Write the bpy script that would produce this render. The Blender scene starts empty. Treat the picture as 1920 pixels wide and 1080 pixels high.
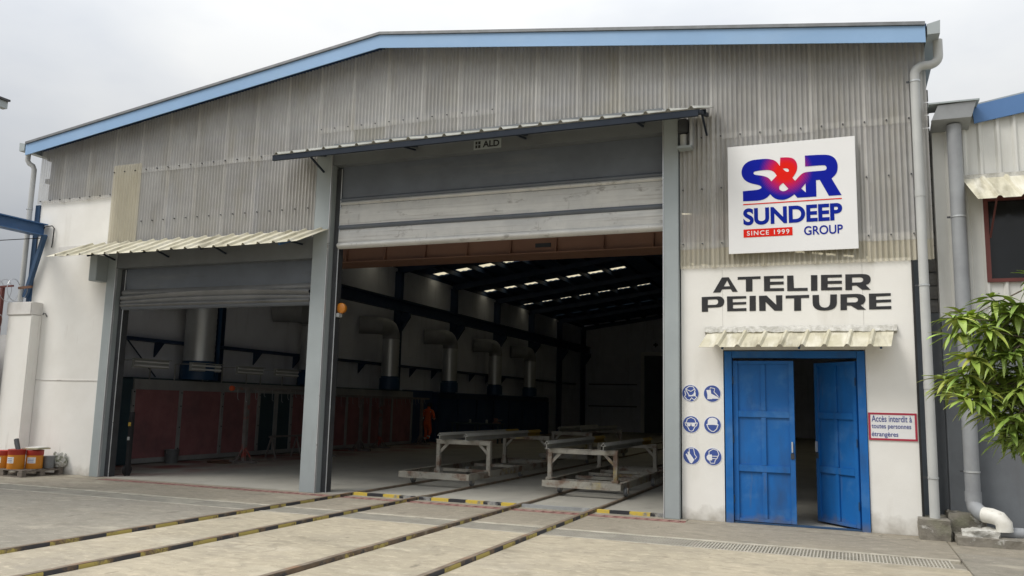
import bpy, bmesh, math, random
from mathutils import Vector, Matrix
random.seed(7)
R = math.radians
scene = bpy.context.scene
COL = scene.collection

# ------------------------------------------------------------------ camera, sky, sun, exposure
F_PX, PITCH, YAW, ROLL = 1553.46, 0.1395645, 0.381855, 0.0233
cam_d = bpy.data.cameras.new('camera'); cam = bpy.data.objects.new('camera', cam_d); COL.objects.link(cam)
cam_d.sensor_width = 36.0; cam_d.lens = F_PX / 1920 * 36.0; cam_d.clip_start = 0.1; cam_d.clip_end = 2000
fw = Vector((-math.sin(YAW) * math.cos(PITCH), math.cos(YAW) * math.cos(PITCH), math.sin(PITCH)))
rt = Vector((math.cos(YAW), math.sin(YAW), 0)); up = rt.cross(fw)
r2 = rt * math.cos(ROLL) + up * math.sin(ROLL); u2 = -rt * math.sin(ROLL) + up * math.cos(ROLL)
cm = Matrix((r2, u2, -fw)).transposed().to_4x4(); cm.translation = (0, -13.305, 1.7)
cam.matrix_world = cm
scene.camera = cam

SUN_EL, SUN_AZ = 52, 226          # azimuth clockwise from +Y
world = bpy.data.worlds.new('World'); scene.world = world; world.use_nodes = True
wt = world.node_tree; wt.nodes.clear()
def wn(t, **k):
    n = wt.nodes.new(t)
    for a, b in k.items(): setattr(n, a, b)
    return n
w_out = wn('ShaderNodeOutputWorld'); w_bg = wn('ShaderNodeBackground')
sky = wn('ShaderNodeTexSky', sky_type='NISHITA', sun_disc=False)
sky.sun_elevation = R(SUN_EL); sky.sun_rotation = R(SUN_AZ); sky.dust_density = 3
sk_scale = wn('ShaderNodeVectorMath', operation='SCALE'); sk_scale.inputs['Scale'].default_value = 0.10
tc = wn('ShaderNodeTexCoord'); mp = wn('ShaderNodeMapping'); mp.inputs['Scale'].default_value = (1.0, 1.0, 2.2)
nz = wn('ShaderNodeTexNoise'); nz.inputs['Scale'].default_value = 2.6; nz.inputs['Detail'].default_value = 5; nz.inputs['Roughness'].default_value = .5
cr = wn('ShaderNodeValToRGB'); cr.color_ramp.elements[0].position = .36; cr.color_ramp.elements[0].color = (.55, .572, .605, 1)
cr.color_ramp.elements[1].position = .64; cr.color_ramp.elements[1].color = (.70, .705, .70, 1)
mx = wn('ShaderNodeMixRGB'); mx.inputs[0].default_value = .93
wt.links.new(tc.outputs['Generated'], mp.inputs[0]); wt.links.new(mp.outputs[0], nz.inputs['Vector'])
wt.links.new(nz.outputs['Fac'], cr.inputs[0]); wt.links.new(sky.outputs[0], sk_scale.inputs[0])
wt.links.new(sk_scale.outputs[0], mx.inputs[1]); wt.links.new(cr.outputs[0], mx.inputs[2])
sepw = wn('ShaderNodeSeparateXYZ'); zr = wn('ShaderNodeMapRange'); zr.inputs['To Min'].default_value = .27; zr.inputs['To Max'].default_value = 2.2   # overcast sky brightens steadily towards the zenith
wt.links.new(tc.outputs['Generated'], sepw.inputs[0]); wt.links.new(sepw.outputs[2], zr.inputs['Value'])
wsc = wn('ShaderNodeVectorMath', operation='SCALE'); wt.links.new(mx.outputs[0], wsc.inputs[0]); wt.links.new(zr.outputs[0], wsc.inputs['Scale'])
wt.links.new(wsc.outputs[0], w_bg.inputs[0]); wt.links.new(w_bg.outputs[0], w_out.inputs[0])
w_bg.inputs[1].default_value = 1.0

sun_d = bpy.data.lights.new('sun', 'SUN'); sun_d.energy = 1.5; sun_d.angle = R(24); sun_d.color = (1, .955, .88)
sun = bpy.data.objects.new('sun', sun_d); COL.objects.link(sun)
sdir = Vector((math.sin(R(SUN_AZ)) * math.cos(R(SUN_EL)), math.cos(R(SUN_AZ)) * math.cos(R(SUN_EL)), math.sin(R(SUN_EL))))
sun.rotation_euler = sdir.to_track_quat('Z', 'Y').to_euler(); sun.location = (0, -20, 30)
vs = scene.view_settings; vs.view_transform = 'Standard'; vs.look = 'None'; vs.exposure = 0.50; vs.gamma = 1.0; vs.use_curve_mapping = False
scene.render.engine = 'CYCLES'
cy = scene.cycles; cy.max_bounces = 8; cy.diffuse_bounces = 5; cy.glossy_bounces = 2; cy.transmission_bounces = 4; cy.transparent_max_bounces = 12
cy.use_denoising = True; cy.caustics_reflective = False; cy.caustics_refractive = False

# ------------------------------------------------------------------ materials
MATS = {}
def nlink(nt, a, b): nt.links.new(a, b)
def M(name, c1, c2=None, scale=3.0, rough=.6, metal=0.0, bump=0.0, bscale=40.0, stretch=(1, 1, 1), layers=(), rnd=0.0, spec=.5, lohi=(.35, .65), detail=6, coat=0):
    m = bpy.data.materials.new(name); m.use_nodes = True; nt = m.node_tree; N = nt.nodes
    b = N['Principled BSDF']; b.inputs['Roughness'].default_value = rough; b.inputs['Metallic'].default_value = metal
    b.inputs['Specular IOR Level'].default_value = spec; b.inputs['Coat Weight'].default_value = coat
    t = N.new('ShaderNodeTexCoord'); oi = N.new('ShaderNodeObjectInfo')
    off = N.new('ShaderNodeVectorMath'); off.operation = 'MULTIPLY_ADD'
    nlink(nt, oi.outputs['Random'], off.inputs[0]); off.inputs[1].default_value = (17, 31, 23) if rnd else (0, 0, 0)
    nlink(nt, t.outputs['Object'], off.inputs[2])
    def noise(sc, st, det=detail):
        mpn = N.new('ShaderNodeMapping'); mpn.inputs['Scale'].default_value = st
        nlink(nt, off.outputs[0], mpn.inputs[0])
        n = N.new('ShaderNodeTexNoise'); n.inputs['Scale'].default_value = sc; n.inputs['Detail'].default_value = det; n.inputs['Roughness'].default_value = .62
        nlink(nt, mpn.outputs[0], n.inputs['Vector']); return n.outputs['Fac']
    def rng(s, lo, hi, amt=1.0):
        r = N.new('ShaderNodeMapRange'); r.inputs['From Min'].default_value = lo; r.inputs['From Max'].default_value = hi; r.inputs['To Max'].default_value = amt
        nlink(nt, s, r.inputs['Value']); return r.outputs[0]
    def mix(f, a, bb):
        x = N.new('ShaderNodeMixRGB')
        if isinstance(f, float): x.inputs[0].default_value = f
        else: nlink(nt, f, x.inputs[0])
        for i, v in ((1, a), (2, bb)):
            if isinstance(v, tuple): x.inputs[i].default_value = (*v[:3], 1)
            else: nlink(nt, v, x.inputs[i])
        return x.outputs[0]
    c2 = c2 or tuple(v * .82 for v in c1)
    col = mix(rng(noise(scale, stretch), *lohi), c1, c2)
    for (lc, lsc, lo, hi, amt, lst) in layers:
        col = mix(rng(noise(lsc, lst), lo, hi, amt), col, lc)
    if rnd:
        hv = N.new('ShaderNodeHueSaturation'); r = N.new('ShaderNodeMapRange'); nlink(nt, oi.outputs['Random'], r.inputs['Value'])
        r.inputs['To Min'].default_value = 1 - rnd; r.inputs['To Max'].default_value = 1 + rnd
        nlink(nt, r.outputs[0], hv.inputs['Value'])
        if rnd > .3:
            r9 = N.new('ShaderNodeMapRange'); w9 = N.new('ShaderNodeTexWhiteNoise'); w9.noise_dimensions = '1D'; nlink(nt, oi.outputs['Random'], w9.inputs['W']); nlink(nt, w9.outputs['Value'], r9.inputs['Value']); r9.inputs['To Min'].default_value = .465; r9.inputs['To Max'].default_value = .52; nlink(nt, r9.outputs[0], hv.inputs['Hue']); nlink(nt, col, hv.inputs['Color']); col = hv.outputs[0]
    nlink(nt, col, b.inputs['Base Color'])
    rr = N.new('ShaderNodeMapRange'); nlink(nt, noise(scale * 2.3, stretch), rr.inputs['Value']); rr.inputs['From Min'].default_value = .3; rr.inputs['From Max'].default_value = .7
    rr.inputs['To Min'].default_value = max(.02, rough - .1); rr.inputs['To Max'].default_value = min(1, rough + .1); nlink(nt, rr.outputs[0], b.inputs['Roughness'])
    if bump:
        bp = N.new('ShaderNodeBump'); bp.inputs['Strength'].default_value = bump; bp.inputs['Distance'].default_value = .02
        nlink(nt, noise(bscale, stretch), bp.inputs['Height']); nlink(nt, bp.outputs[0], b.inputs['Normal'])
    MATS[name] = m
    return m
S1 = (1, 1, 1)
DRIP = (1, 1, .12)
plaster = M('white_plaster', (.83, .82, .785), (.79, .775, .735), 1.1, .85, bump=.12, bscale=60, layers=[((.50, .47, .41), 2.2, .58, .80, .4, (1, 1, .2)), ((.30, .27, .22), 6, .645, .78, .5, (1, 1, .07)), ((.4, .37, .32), 30, .70, .75, .5, S1), ((.6, .58, .53), .6, .5, .75, .35, S1)])
def splash(m, zmax, col, amt):
    nt = m.node_tree; N = nt.nodes; b = N['Principled BSDF']; src = b.inputs['Base Color'].links[0].from_socket
    t = N.new('ShaderNodeTexCoord'); sp = N.new('ShaderNodeSeparateXYZ'); nt.links.new(t.outputs['Object'], sp.inputs[0])
    nn = N.new('ShaderNodeTexNoise'); nn.inputs['Scale'].default_value = 5; nn.inputs['Detail'].default_value = 7; nt.links.new(t.outputs['Object'], nn.inputs['Vector'])
    a = N.new('ShaderNodeMath'); a.operation = 'MULTIPLY_ADD'; a.inputs[1].default_value = -zmax * 2.2; nt.links.new(nn.outputs['Fac'], a.inputs[0]); nt.links.new(sp.outputs[2], a.inputs[2])
    r = N.new('ShaderNodeMapRange'); r.inputs['From Min'].default_value = -zmax * .2; r.inputs['From Max'].default_value = -zmax * 1.3; r.inputs['To Max'].default_value = amt; nt.links.new(a.outputs[0], r.inputs['Value'])
    x = N.new('ShaderNodeMixRGB'); nt.links.new(r.outputs[0], x.inputs[0]); nt.links.new(src, x.inputs[1]); x.inputs[2].default_value = (*col, 1); nt.links.new(x.outputs[0], b.inputs['Base Color'])
splash(plaster, .28, (.30, .27, .22), .75)
plaster_dirty = M('stained_plaster', (.74, .73, .71), (.62, .60, .57), 1.5, .9, bump=.2, bscale=50, layers=[((.17, .15, .12), 3.5, .56, .72, .75, DRIP), ((.4, .37, .32), 1.2, .5, .75, .4, S1)])
inner_wall = M('interior_wall_paint', (.76, .79, .86), (.68, .70, .77), 1.2, .85, layers=[((.30, .31, .35), 2.5, .55, .75, .4, DRIP)])
block_mat = M('concrete_block', (.30, .29, .27), (.22, .21, .20), 6, .95, bump=.3, bscale=80, rnd=.12)
grey_wall = M('grey_painted_wall', (.16, .175, .19), (.13, .14, .155), 2, .8, bump=.1, layers=[((.10, .10, .10), 4, .55, .75, .4, DRIP)])
steel_grey = M('grey_painted_steel', (.36, .40, .41), (.32, .355, .365), 1.2, .48, metal=.15, layers=[((.22, .22, .21), 5, .62, .75, .4, DRIP)])
header_m = M('header_grey_with_shade', (.17, .185, .195), (.14, .15, .16), 1.5, .5, metal=.1)  # header steel darkened to carry the canopy shade in its colour
steel_dark = M('dark_guide_steel', (.07, .075, .08), (.05, .05, .055), 3, .5, metal=.3)
alu = M('bare_aluminium_edge', (.68, .70, .71), (.58, .6, .62), 2, .35, metal=.6)
galv = M('galvanised_sheet', (.60, .62, .63), (.54, .56, .57), 3, .38, metal=.55, lohi=(.2, .8))
pipe_grey = M('grey_plastic_pipe', (.50, .51, .50), (.44, .45, .445), 1.6, .55, layers=[((.30, .29, .26), 4, .6, .78, .4, DRIP)])
pipe_old = M('weathered_pipe', (.30, .315, .33), (.24, .25, .265), 2.2, .6, layers=[((.2, .2, .19), 5, .55, .75, .5, DRIP)])
pipe_white = M('white_plastic_elbow', (.72, .71, .66), (.62, .60, .54), 5, .5, layers=[((.28, .24, .18), 8, .6, .72, .6, S1)])
blue_fascia = M('light_blue_fascia', (.27, .43, .66), (.235, .385, .60), .7, .5, layers=[((.30, .44, .62), .5, .5, .7, .5, (1, 1, 3))])
blue_fascia2 = M('mid_blue_fascia', (.085, .19, .41), (.07, .165, .36), .9, .5)
blue_door = M('blue_gloss_door_paint', (.012, .135, .43), (.010, .115, .37), 1.4, .5, spec=.3, layers=[((.03, .065, .15), 2.4, .50, .72, .6, (1, 1, .3)), ((.10, .24, .47), 1.6, .52, .72, .5, S1), ((.12, .13, .14), 7, .62, .74, .4, DRIP), ((.16, .10, .07), 28, .70, .74, .6, S1)])
blue_steel = M('blue_structural_paint', (.028, .075, .16), (.022, .06, .13), 2, .5)
jib_blue = M('jib_blue_paint', (.045, .13, .30), (.035, .105, .25), 2, .5, layers=[((.12, .07, .05), 6, .66, .74, .5, S1)])
navy = M('navy_roof_lining', (.035, .075, .17), (.028, .06, .14), .8, .85)
navy_steel = M('navy_frame_steel', (.022, .045, .10), (.017, .035, .078), 2, .6)
orange = M('orange_crane_paint', (.40, .22, .15), (.35, .19, .135), 1.2, .6, layers=[((.26, .15, .11), 3, .58, .75, .5, S1)])
curtain_dark = M('door_curtain_grey', (.135, .155, .185), (.11, .125, .15), 1.4, .55, layers=[((.20, .21, .21), 2, .55, .75, .5, (.25, 1, 2)), ((.07, .07, .07), 5, .62, .75, .5, (.2, 1, 1))], bump=.08, bscale=3)
curtain_mid = M('door_curtain_worn_grey', (.62, .62, .60), (.50, .505, .50), 1.8, .42, layers=[((.74, .74, .71), 2.5, .5, .72, .7, (.12, 1, 3)), ((.30, .275, .25), 4.5, .55, .72, .6, (.12, 1, 5)), ((.20, .185, .17), 6, .60, .70, .7, (.5, 1, 1)), ((.22, .21, .20), 14, .62, .74, .5, (1, 1, .2))], bump=.12, bscale=4)
curtain_slack = M('slack_curtain_grey', (.22, .225, .23), (.17, .175, .18), 1.8, .45, layers=[((.10, .10, .10), 4, .55, .72, .6, (.3, 1, 1))])
canopy_yellow = M('weathered_cream_sheet', (.60, .57, .46), (.48, .45, .33), 3, .6, layers=[((.20, .18, .12), 5, .49, .68, .75, (1, .15, .3)), ((.78, .76, .68), 6, .52, .7, .6, (1, .15, .3))])
canopy_white = M('pale_canopy_sheet', (.60, .60, .56), (.5, .5, .45), 2, .5, layers=[((.28, .27, .23), 4, .55, .72, .6, (1, .2, .3))])
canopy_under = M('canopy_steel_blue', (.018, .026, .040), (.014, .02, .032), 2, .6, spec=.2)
nb_clad = M('off_white_cladding', (.66, .66, .63), (.60, .60, .57), .8, .5, layers=[((.40, .38, .33), 2.5, .58, .78, .5, DRIP)])
dark_red = M('oxide_red_frame', (.13, .03, .025), (.10, .025, .02), 5, .6)
rust = M('rusty_steel', (.17, .085, .05), (.11, .06, .04), 9, .85, bump=.2, layers=[((.25, .15, .10), 5, .55, .7, .6, S1)])
red_track = M('red_oxide_track', (.33, .18, .155), (.25, .14, .12), 3, .9, layers=[((.34, .29, .24), 2.5, .50, .70, .8, S1)])
trolley_m = M('scuffed_grey_trolley_paint', (.40, .38, .32), (.27, .255, .22), 2.4, .6, bump=.1, layers=[((.14, .065, .035), 3.0, .51, .62, .8, S1), ((.08, .07, .06), 7, .58, .68, .6, S1), ((.45, .36, .10), 1.6, .62, .70, .6, S1), ((.42, .42, .39), 5, .6, .72, .5, S1)])
trolley_rail_m = M('trolley_support_rail_paint', (.40, .40, .37), (.33, .33, .30), 3, .5, layers=[((.16, .09, .06), 4, .62, .74, .5, S1)])
yellow_end = M('yellow_painted_end', (.45, .30, .04), (.38, .25, .05), 5, .6, layers=[((.25, .22, .15), 6, .55, .7, .5, S1)])
black = M('black_rubber', (.018, .018, .02), (.012, .012, .013), 5, .6)
booth_grey = M('booth_frame_grey', (.34, .34, .335), (.27, .27, .27), 2, .6)
booth_teal = M('booth_teal_panel', (.035, .07, .085), (.03, .055, .07), 2, .55)
filter_red = M('overspray_red_filter', (.34, .15, .155), (.27, .12, .125), 2.5, .9, bump=.3, bscale=90, layers=[((.15, .09, .095), 1.2, .5, .7, .6, S1)])
collar_blue = M('blue_duct_collar', (.014, .06, .14), (.012, .05, .12), 2, .5)
rack_m = M('primer_spattered_rack', (.22, .20, .19), (.15, .135, .13), 4, .7, layers=[((.42, .06, .04), 1.9, .60, .68, .8, S1)])
lamp_white = M('fixture_white', (.42, .43, .42), (.36, .37, .36), 3, .5)
wood = M('weathered_pallet_wood', (.20, .17, .14), (.13, .11, .095), 6, .9, bump=.3, stretch=(.3, 3, 3), rnd=.15)
bark = M('grey_bark', (.14, .11, .085), (.09, .07, .055), 12, .95, bump=.5, bscale=40)
sign_white = M('white_sign_face', (.80, .80, .80), (.785, .785, .785), 2, .45)
logo_blue = M('logo_blue', (.006, .022, .30), (.006, .020, .27), 2, .8, spec=.1)
logo_red = M('logo_red', (.72, .022, .012), (.70, .022, .012), 2, .8, spec=.1)
letter_black = M('black_wall_lettering', (.032, .033, .036), (.045, .045, .048), 6, .8, spec=.2, layers=[((.16, .16, .16), 30, .70, .76, .6, S1)])
stick_blue = M('sticker_blue', (.045, .085, .32), (.04, .078, .29), 3, .4)
stick_white = M('sticker_white', (.78, .79, .82), (.74, .75, .78), 3, .4)
splash(blue_door, .16, (.16, .14, .11), .6)
notice_red = M('notice_red_border', (.42, .025, .06), (.38, .022, .05), 5, .5)
notice_blue = M('notice_blue_paint', (.03, .05, .26), (.04, .06, .28), 5, .5)
plinth_m = M('mossy_concrete_plinth', (.26, .24, .20), (.18, .165, .14), 5, .95, bump=.5, bscale=30, layers=[((.10, .09, .07), 4, .52, .68, .8, S1), ((.62, .61, .57), 5, .60, .68, .8, S1), ((.16, .17, .10), 2.2, .55, .7, .5, S1)])
mortar = M('crumbly_white_mortar', (.62, .61, .57), (.40, .39, .35), 12, .95, bump=.6, bscale=50)
coverall = M('orange_coverall_cloth', (.80, .15, .045), (.70, .125, .04), 6, .85, bump=.2, bscale=25)
reflect = M('reflective_tape', (.8, .8, .78), (.72, .72, .70), 10, .35)
skin_m = M('dark_skin', (.085, .045, .03), (.07, .038, .026), 10, .6)
shoe_m = M('black_boot_leather', (.02, .018, .017), (.015, .014, .013), 10, .5)
can_orange = M('orange_can_paint', (.62, .24, .015), (.55, .2, .015), 4, .45, layers=[((.30, .14, .06), 5, .62, .74, .6, DRIP)])
can_red = M('red_can_paint', (.42, .035, .02), (.36, .03, .02), 4, .45)
paper = M('white_paper_label', (.74, .74, .72), (.66, .66, .64), 8, .7)
tin_grey = M('dull_tin', (.22, .23, .24), (.17, .175, .18), 6, .5, metal=.4)
cardboard = M('stained_cardboard', (.46, .41, .28), (.36, .32, .22), 6, .9)
film_green = M('crumpled_greenish_sheeting', (.22, .23, .18), (.50, .49, .46), 11, .5, lohi=(.46, .54))
dark_glass = M('dark_window_interior', (.010, .012, .016), (.008, .01, .012), 3, .15)
beacon_m = M('amber_beacon_plastic', (.60, .22, .02), (.55, .19, .02), 3, .3)
metal_wire = M('galvanised_wire', (.42, .43, .45), (.35, .36, .37), 9, .4, metal=.7)
door_back = M('far_leaf_and_shade_wall', (.12, .14, .17), (.10, .12, .14), 2, .6)
frame_white = M('far_door_frame_white', (.84, .85, .86), (.76, .77, .78), 2, .5)
leafm = M('mango_leaf', (.36, .45, .085), (.21, .32, .05), 3, .5, rnd=.35, spec=.6)
leafm.node_tree.nodes['Principled BSDF'].inputs['Subsurface Weight'].default_value = 0

def sheet_material(name, tint, tint2, alpha):
    m = M(name, tint, tint2, .9, .38, layers=[((.50, .455, .33), 1.6, .52, .78, .55, (1, 1, .35)), ((.25, .24, .22), 6, .58, .75, .35, DRIP), ((.60, .58, .50), .45, .52, .72, .5, S1)], rnd=.07)
    nt = m.node_tree; b = nt.nodes['Principled BSDF']; b.inputs['Alpha'].default_value = alpha
    return m
sheet_m = sheet_material('translucent_grey_sheet', (.69, .68, .655), (.54, .53, .515), .56)
sheet_y = sheet_material('yellowed_translucent_sheet', (.70, .655, .53), (.60, .56, .45), .60)

def skylight_material():
    m = bpy.data.materials.new('translucent_skylight'); m.use_nodes = True; nt = m.node_tree; nt.nodes.clear()
    o = nt.nodes.new('ShaderNodeOutputMaterial'); a = nt.nodes.new('ShaderNodeBsdfTranslucent'); t = nt.nodes.new('ShaderNodeBsdfTransparent'); mx_ = nt.nodes.new('ShaderNodeMixShader')
    a.inputs[0].default_value = (.56, .50, .35, 1); t.inputs[0].default_value = (.45, .41, .29, 1); mx_.inputs[0].default_value = .25
    nt.links.new(a.outputs[0], mx_.inputs[1]); nt.links.new(t.outputs[0], mx_.inputs[2]); nt.links.new(mx_.outputs[0], o.inputs[0]); return m
skylight_m = skylight_material()

def concrete_material(name, c1, c2, inside=False):
    m = M(name, c1, c2, .55, .85, bump=.45, bscale=70, lohi=(.34, .66), layers=(
        [((.27, .24, .185), 1.3, .50, .70, .5, (.8, 1.2, 1)), ((.15, .13, .10), 3.4, .58, .74, .6, (.8, 1.25, 1)), ((.24, .22, .19), .35, .5, .68, .45, S1), ((.58, .53, .42), .9, .56, .74, .5, (.7, 1.4, 1)), (tuple(v * .60 for v in c1), 5.5, .48, .66, .5, (.8, 1.2, 1)), (tuple(min(1, v * 1.35) for v in c1), 7.5, .54, .68, .5, (.8, 1.2, 1)), (tuple(v * .45 for v in c1), 1.1, .60, .70, .6, (.8, 1.3, 1)), ((.11, .10, .08), 11, .64, .70, .6, S1), ((.62, .57, .47), 24, .60, .70, .45, S1), ((.20, .17, .13), 40, .60, .68, .4, S1), ((.10, .085, .065), 2.1, .64, .72, .6, (1.6, .5, 1))]
        if not inside else [((.24, .23, .21), 1.1, .5, .72, .5, (1, .5, 1)), ((.13, .125, .115), 3.4, .60, .74, .45, S1)]))
    nt = m.node_tree; N = nt.nodes; b = N['Principled BSDF']
    src = b.inputs['Base Color'].links[0].from_socket
    if not inside:   # hairline cracks
        t = N.new('ShaderNodeTexCoord'); nn = N.new('ShaderNodeTexNoise'); nn.inputs['Scale'].default_value = 1.6; nn.inputs['Detail'].default_value = 5
        ad = N.new('ShaderNodeMixRGB'); ad.inputs[0].default_value = .42; nt.links.new(t.outputs['Object'], nn.inputs['Vector']); nt.links.new(t.outputs['Object'], ad.inputs[1]); nt.links.new(nn.outputs['Color'], ad.inputs[2])
        v = N.new('ShaderNodeTexVoronoi'); v.feature = 'DISTANCE_TO_EDGE'; v.inputs['Scale'].default_value = .75; nt.links.new(ad.outputs[0], v.inputs['Vector'])
        r = N.new('ShaderNodeMapRange'); r.inputs['From Min'].default_value = .003; r.inputs['From Max'].default_value = .011; r.inputs['To Min'].default_value = .25; r.inputs['To Max'].default_value = 0
        nt.links.new(v.outputs['Distance'], r.inputs['Value'])
        n2 = N.new('ShaderNodeTexNoise'); n2.inputs['Scale'].default_value = .5; nt.links.new(t.outputs['Object'], n2.inputs['Vector'])
        r2_ = N.new('ShaderNodeMapRange'); r2_.inputs['From Min'].default_value = .48; r2_.inputs['From Max'].default_value = .6; nt.links.new(n2.outputs['Fac'], r2_.inputs['Value'])
        mu = N.new('ShaderNodeMath'); mu.operation = 'MULTIPLY'; nt.links.new(r.outputs[0], mu.inputs[0]); nt.links.new(r2_.outputs[0], mu.inputs[1])
        mx_ = N.new('ShaderNodeMixRGB'); nt.links.new(mu.outputs[0], mx_.inputs[0]); nt.links.new(src, mx_.inputs[1]); mx_.inputs[2].default_value = (.10, .09, .07, 1); nt.links.new(mx_.outputs[0], b.inputs['Base Color'])
    else:            # red overspray settled on the floor beside the booths
        t = N.new('ShaderNodeTexCoord'); sp = N.new('ShaderNodeSeparateXYZ'); nt.links.new(t.outputs['Object'], sp.inputs[0])
        r = N.new('ShaderNodeMapRange'); r.inputs['From Min'].default_value = -13.2; r.inputs['From Max'].default_value = -15.4; nt.links.new(sp.outputs[0], r.inputs['Value'])
        nn = N.new('ShaderNodeTexNoise'); nn.inputs['Scale'].default_value = .9; nn.inputs['Detail'].default_value = 5; nt.links.new(t.outputs['Object'], nn.inputs['Vector'])
        r3 = N.new('ShaderNodeMapRange'); r3.inputs['From Min'].default_value = .4; r3.inputs['From Max'].default_value = .65; nt.links.new(nn.outputs['Fac'], r3.inputs['Value'])
        mu = N.new('ShaderNodeMath'); mu.operation = 'MULTIPLY'; nt.links.new(r.outputs[0], mu.inputs[0]); nt.links.new(r3.outputs[0], mu.inputs[1])
        mx_ = N.new('ShaderNodeMixRGB'); nt.links.new(mu.outputs[0], mx_.inputs[0]); nt.links.new(src, mx_.inputs[1]); mx_.inputs[2].default_value = (.26, .075, .07, 1); nt.links.new(mx_.outputs[0], b.inputs['Base Color'])
    return m
yard_m = concrete_material('yard_concrete', (.44, .385, .285), (.345, .305, .225))
apron_m = concrete_material('apron_concrete', (.31, .275, .215), (.245, .22, .172))
yard_grey_m = concrete_material('older_grey_concrete', (.285, .262, .215), (.225, .207, .17))
pale_edge = M('bleached_concrete_edge', (.50, .465, .385), (.33, .30, .24), 3.5, .85, bump=.3, layers=[((.22, .20, .16), 6, .52, .66, .7, S1)])
floor_m = concrete_material('workshop_floor', (.42, .405, .355), (.35, .34, .30), inside=True)

def stripe_material(name, axis, pitch, fade=None, a=(.42, .34, .10), b_=(.045, .045, .052), base=(.17, .12, .08), wear=0):
    m = M(name, base, tuple(v * .6 for v in base), 6, .75, layers=[((.33, .29, .22), 4, .55, .7, .6, S1)], bump=.15)
    nt = m.node_tree; N = nt.nodes; b = N['Principled BSDF']; src = b.inputs['Base Color'].links[0].from_socket
    t = N.new('ShaderNodeTexCoord'); sp = N.new('ShaderNodeSeparateXYZ'); nt.links.new(t.outputs['Object'], sp.inputs[0])
    d = N.new('ShaderNodeMath'); d.operation = 'DIVIDE'; d.inputs[1].default_value = pitch; nt.links.new(sp.outputs[axis], d.inputs[0])
    f = N.new('ShaderNodeMath'); f.operation = 'FRACT'; nt.links.new(d.outputs[0], f.inputs[0])
    g = N.new('ShaderNodeMath'); g.operation = 'GREATER_THAN'; g.inputs[1].default_value = .5; nt.links.new(f.outputs[0], g.inputs[0])
    c = N.new('ShaderNodeMixRGB'); c.inputs[1].default_value = (*a, 1); c.inputs[2].default_value = (*b_, 1); nt.links.new(g.outputs[0], c.inputs[0])
    nn = N.new('ShaderNodeTexNoise'); nn.inputs['Scale'].default_value = 3.2; nn.inputs['Detail'].default_value = 7; nn.inputs['Roughness'].default_value = .7; nt.links.new(t.outputs['Object'], nn.inputs['Vector'])
    r = N.new('ShaderNodeMapRange'); r.inputs['From Min'].default_value = .60 - wear; r.inputs['From Max'].default_value = .52 - wear; nt.links.new(nn.outputs['Fac'], r.inputs['Value'])
    fac = r.outputs[0]
    if fade:   # paint worn off beyond a line along the rail
        r2_ = N.new('ShaderNodeMapRange'); r2_.inputs['From Min'].default_value = fade[0]; r2_.inputs['From Max'].default_value = fade[1]; nt.links.new(sp.outputs[1], r2_.inputs['Value'])
        mu = N.new('ShaderNodeMath'); mu.operation = 'MULTIPLY'; nt.links.new(fac, mu.inputs[0]); nt.links.new(r2_.outputs[0], mu.inputs[1]); fac = mu.outputs[0]
    x = N.new('ShaderNodeMixRGB'); nt.links.new(fac, x.inputs[0]); nt.links.new(src, x.inputs[1]); nt.links.new(c.outputs[0], x.inputs[2]); nt.links.new(x.outputs[0], b.inputs['Base Color'])
    return m
rail_paint = stripe_material('hazard_striped_rail', 1, .78, (.4, -.1))
rail_worn = stripe_material('worn_hazard_rail', 1, .78, (.4, -.1), wear=.10)
rail_top = M('worn_rail_top', (.24, .205, .16), (.16, .12, .085), 5, .7, metal=.2, layers=[((.30, .17, .09), 2.2, .52, .68, .7, S1)])
angle_paint = stripe_material('hazard_striped_threshold', 0, .66, None, (.55, .40, .06), (.022, .022, .026), (.34, .34, .33))
angle_plain = M('bare_threshold_steel', (.36, .37, .37), (.27, .28, .28), 4, .6, metal=.3, layers=[((.6, .6, .58), 3, .6, .7, .5, S1)])
grate_m = M('dusty_grate_steel', (.42, .395, .335), (.33, .31, .265), 3, .85, layers=[((.52, .49, .41), 2, .5, .7, .6, S1)], rnd=.14)

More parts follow.
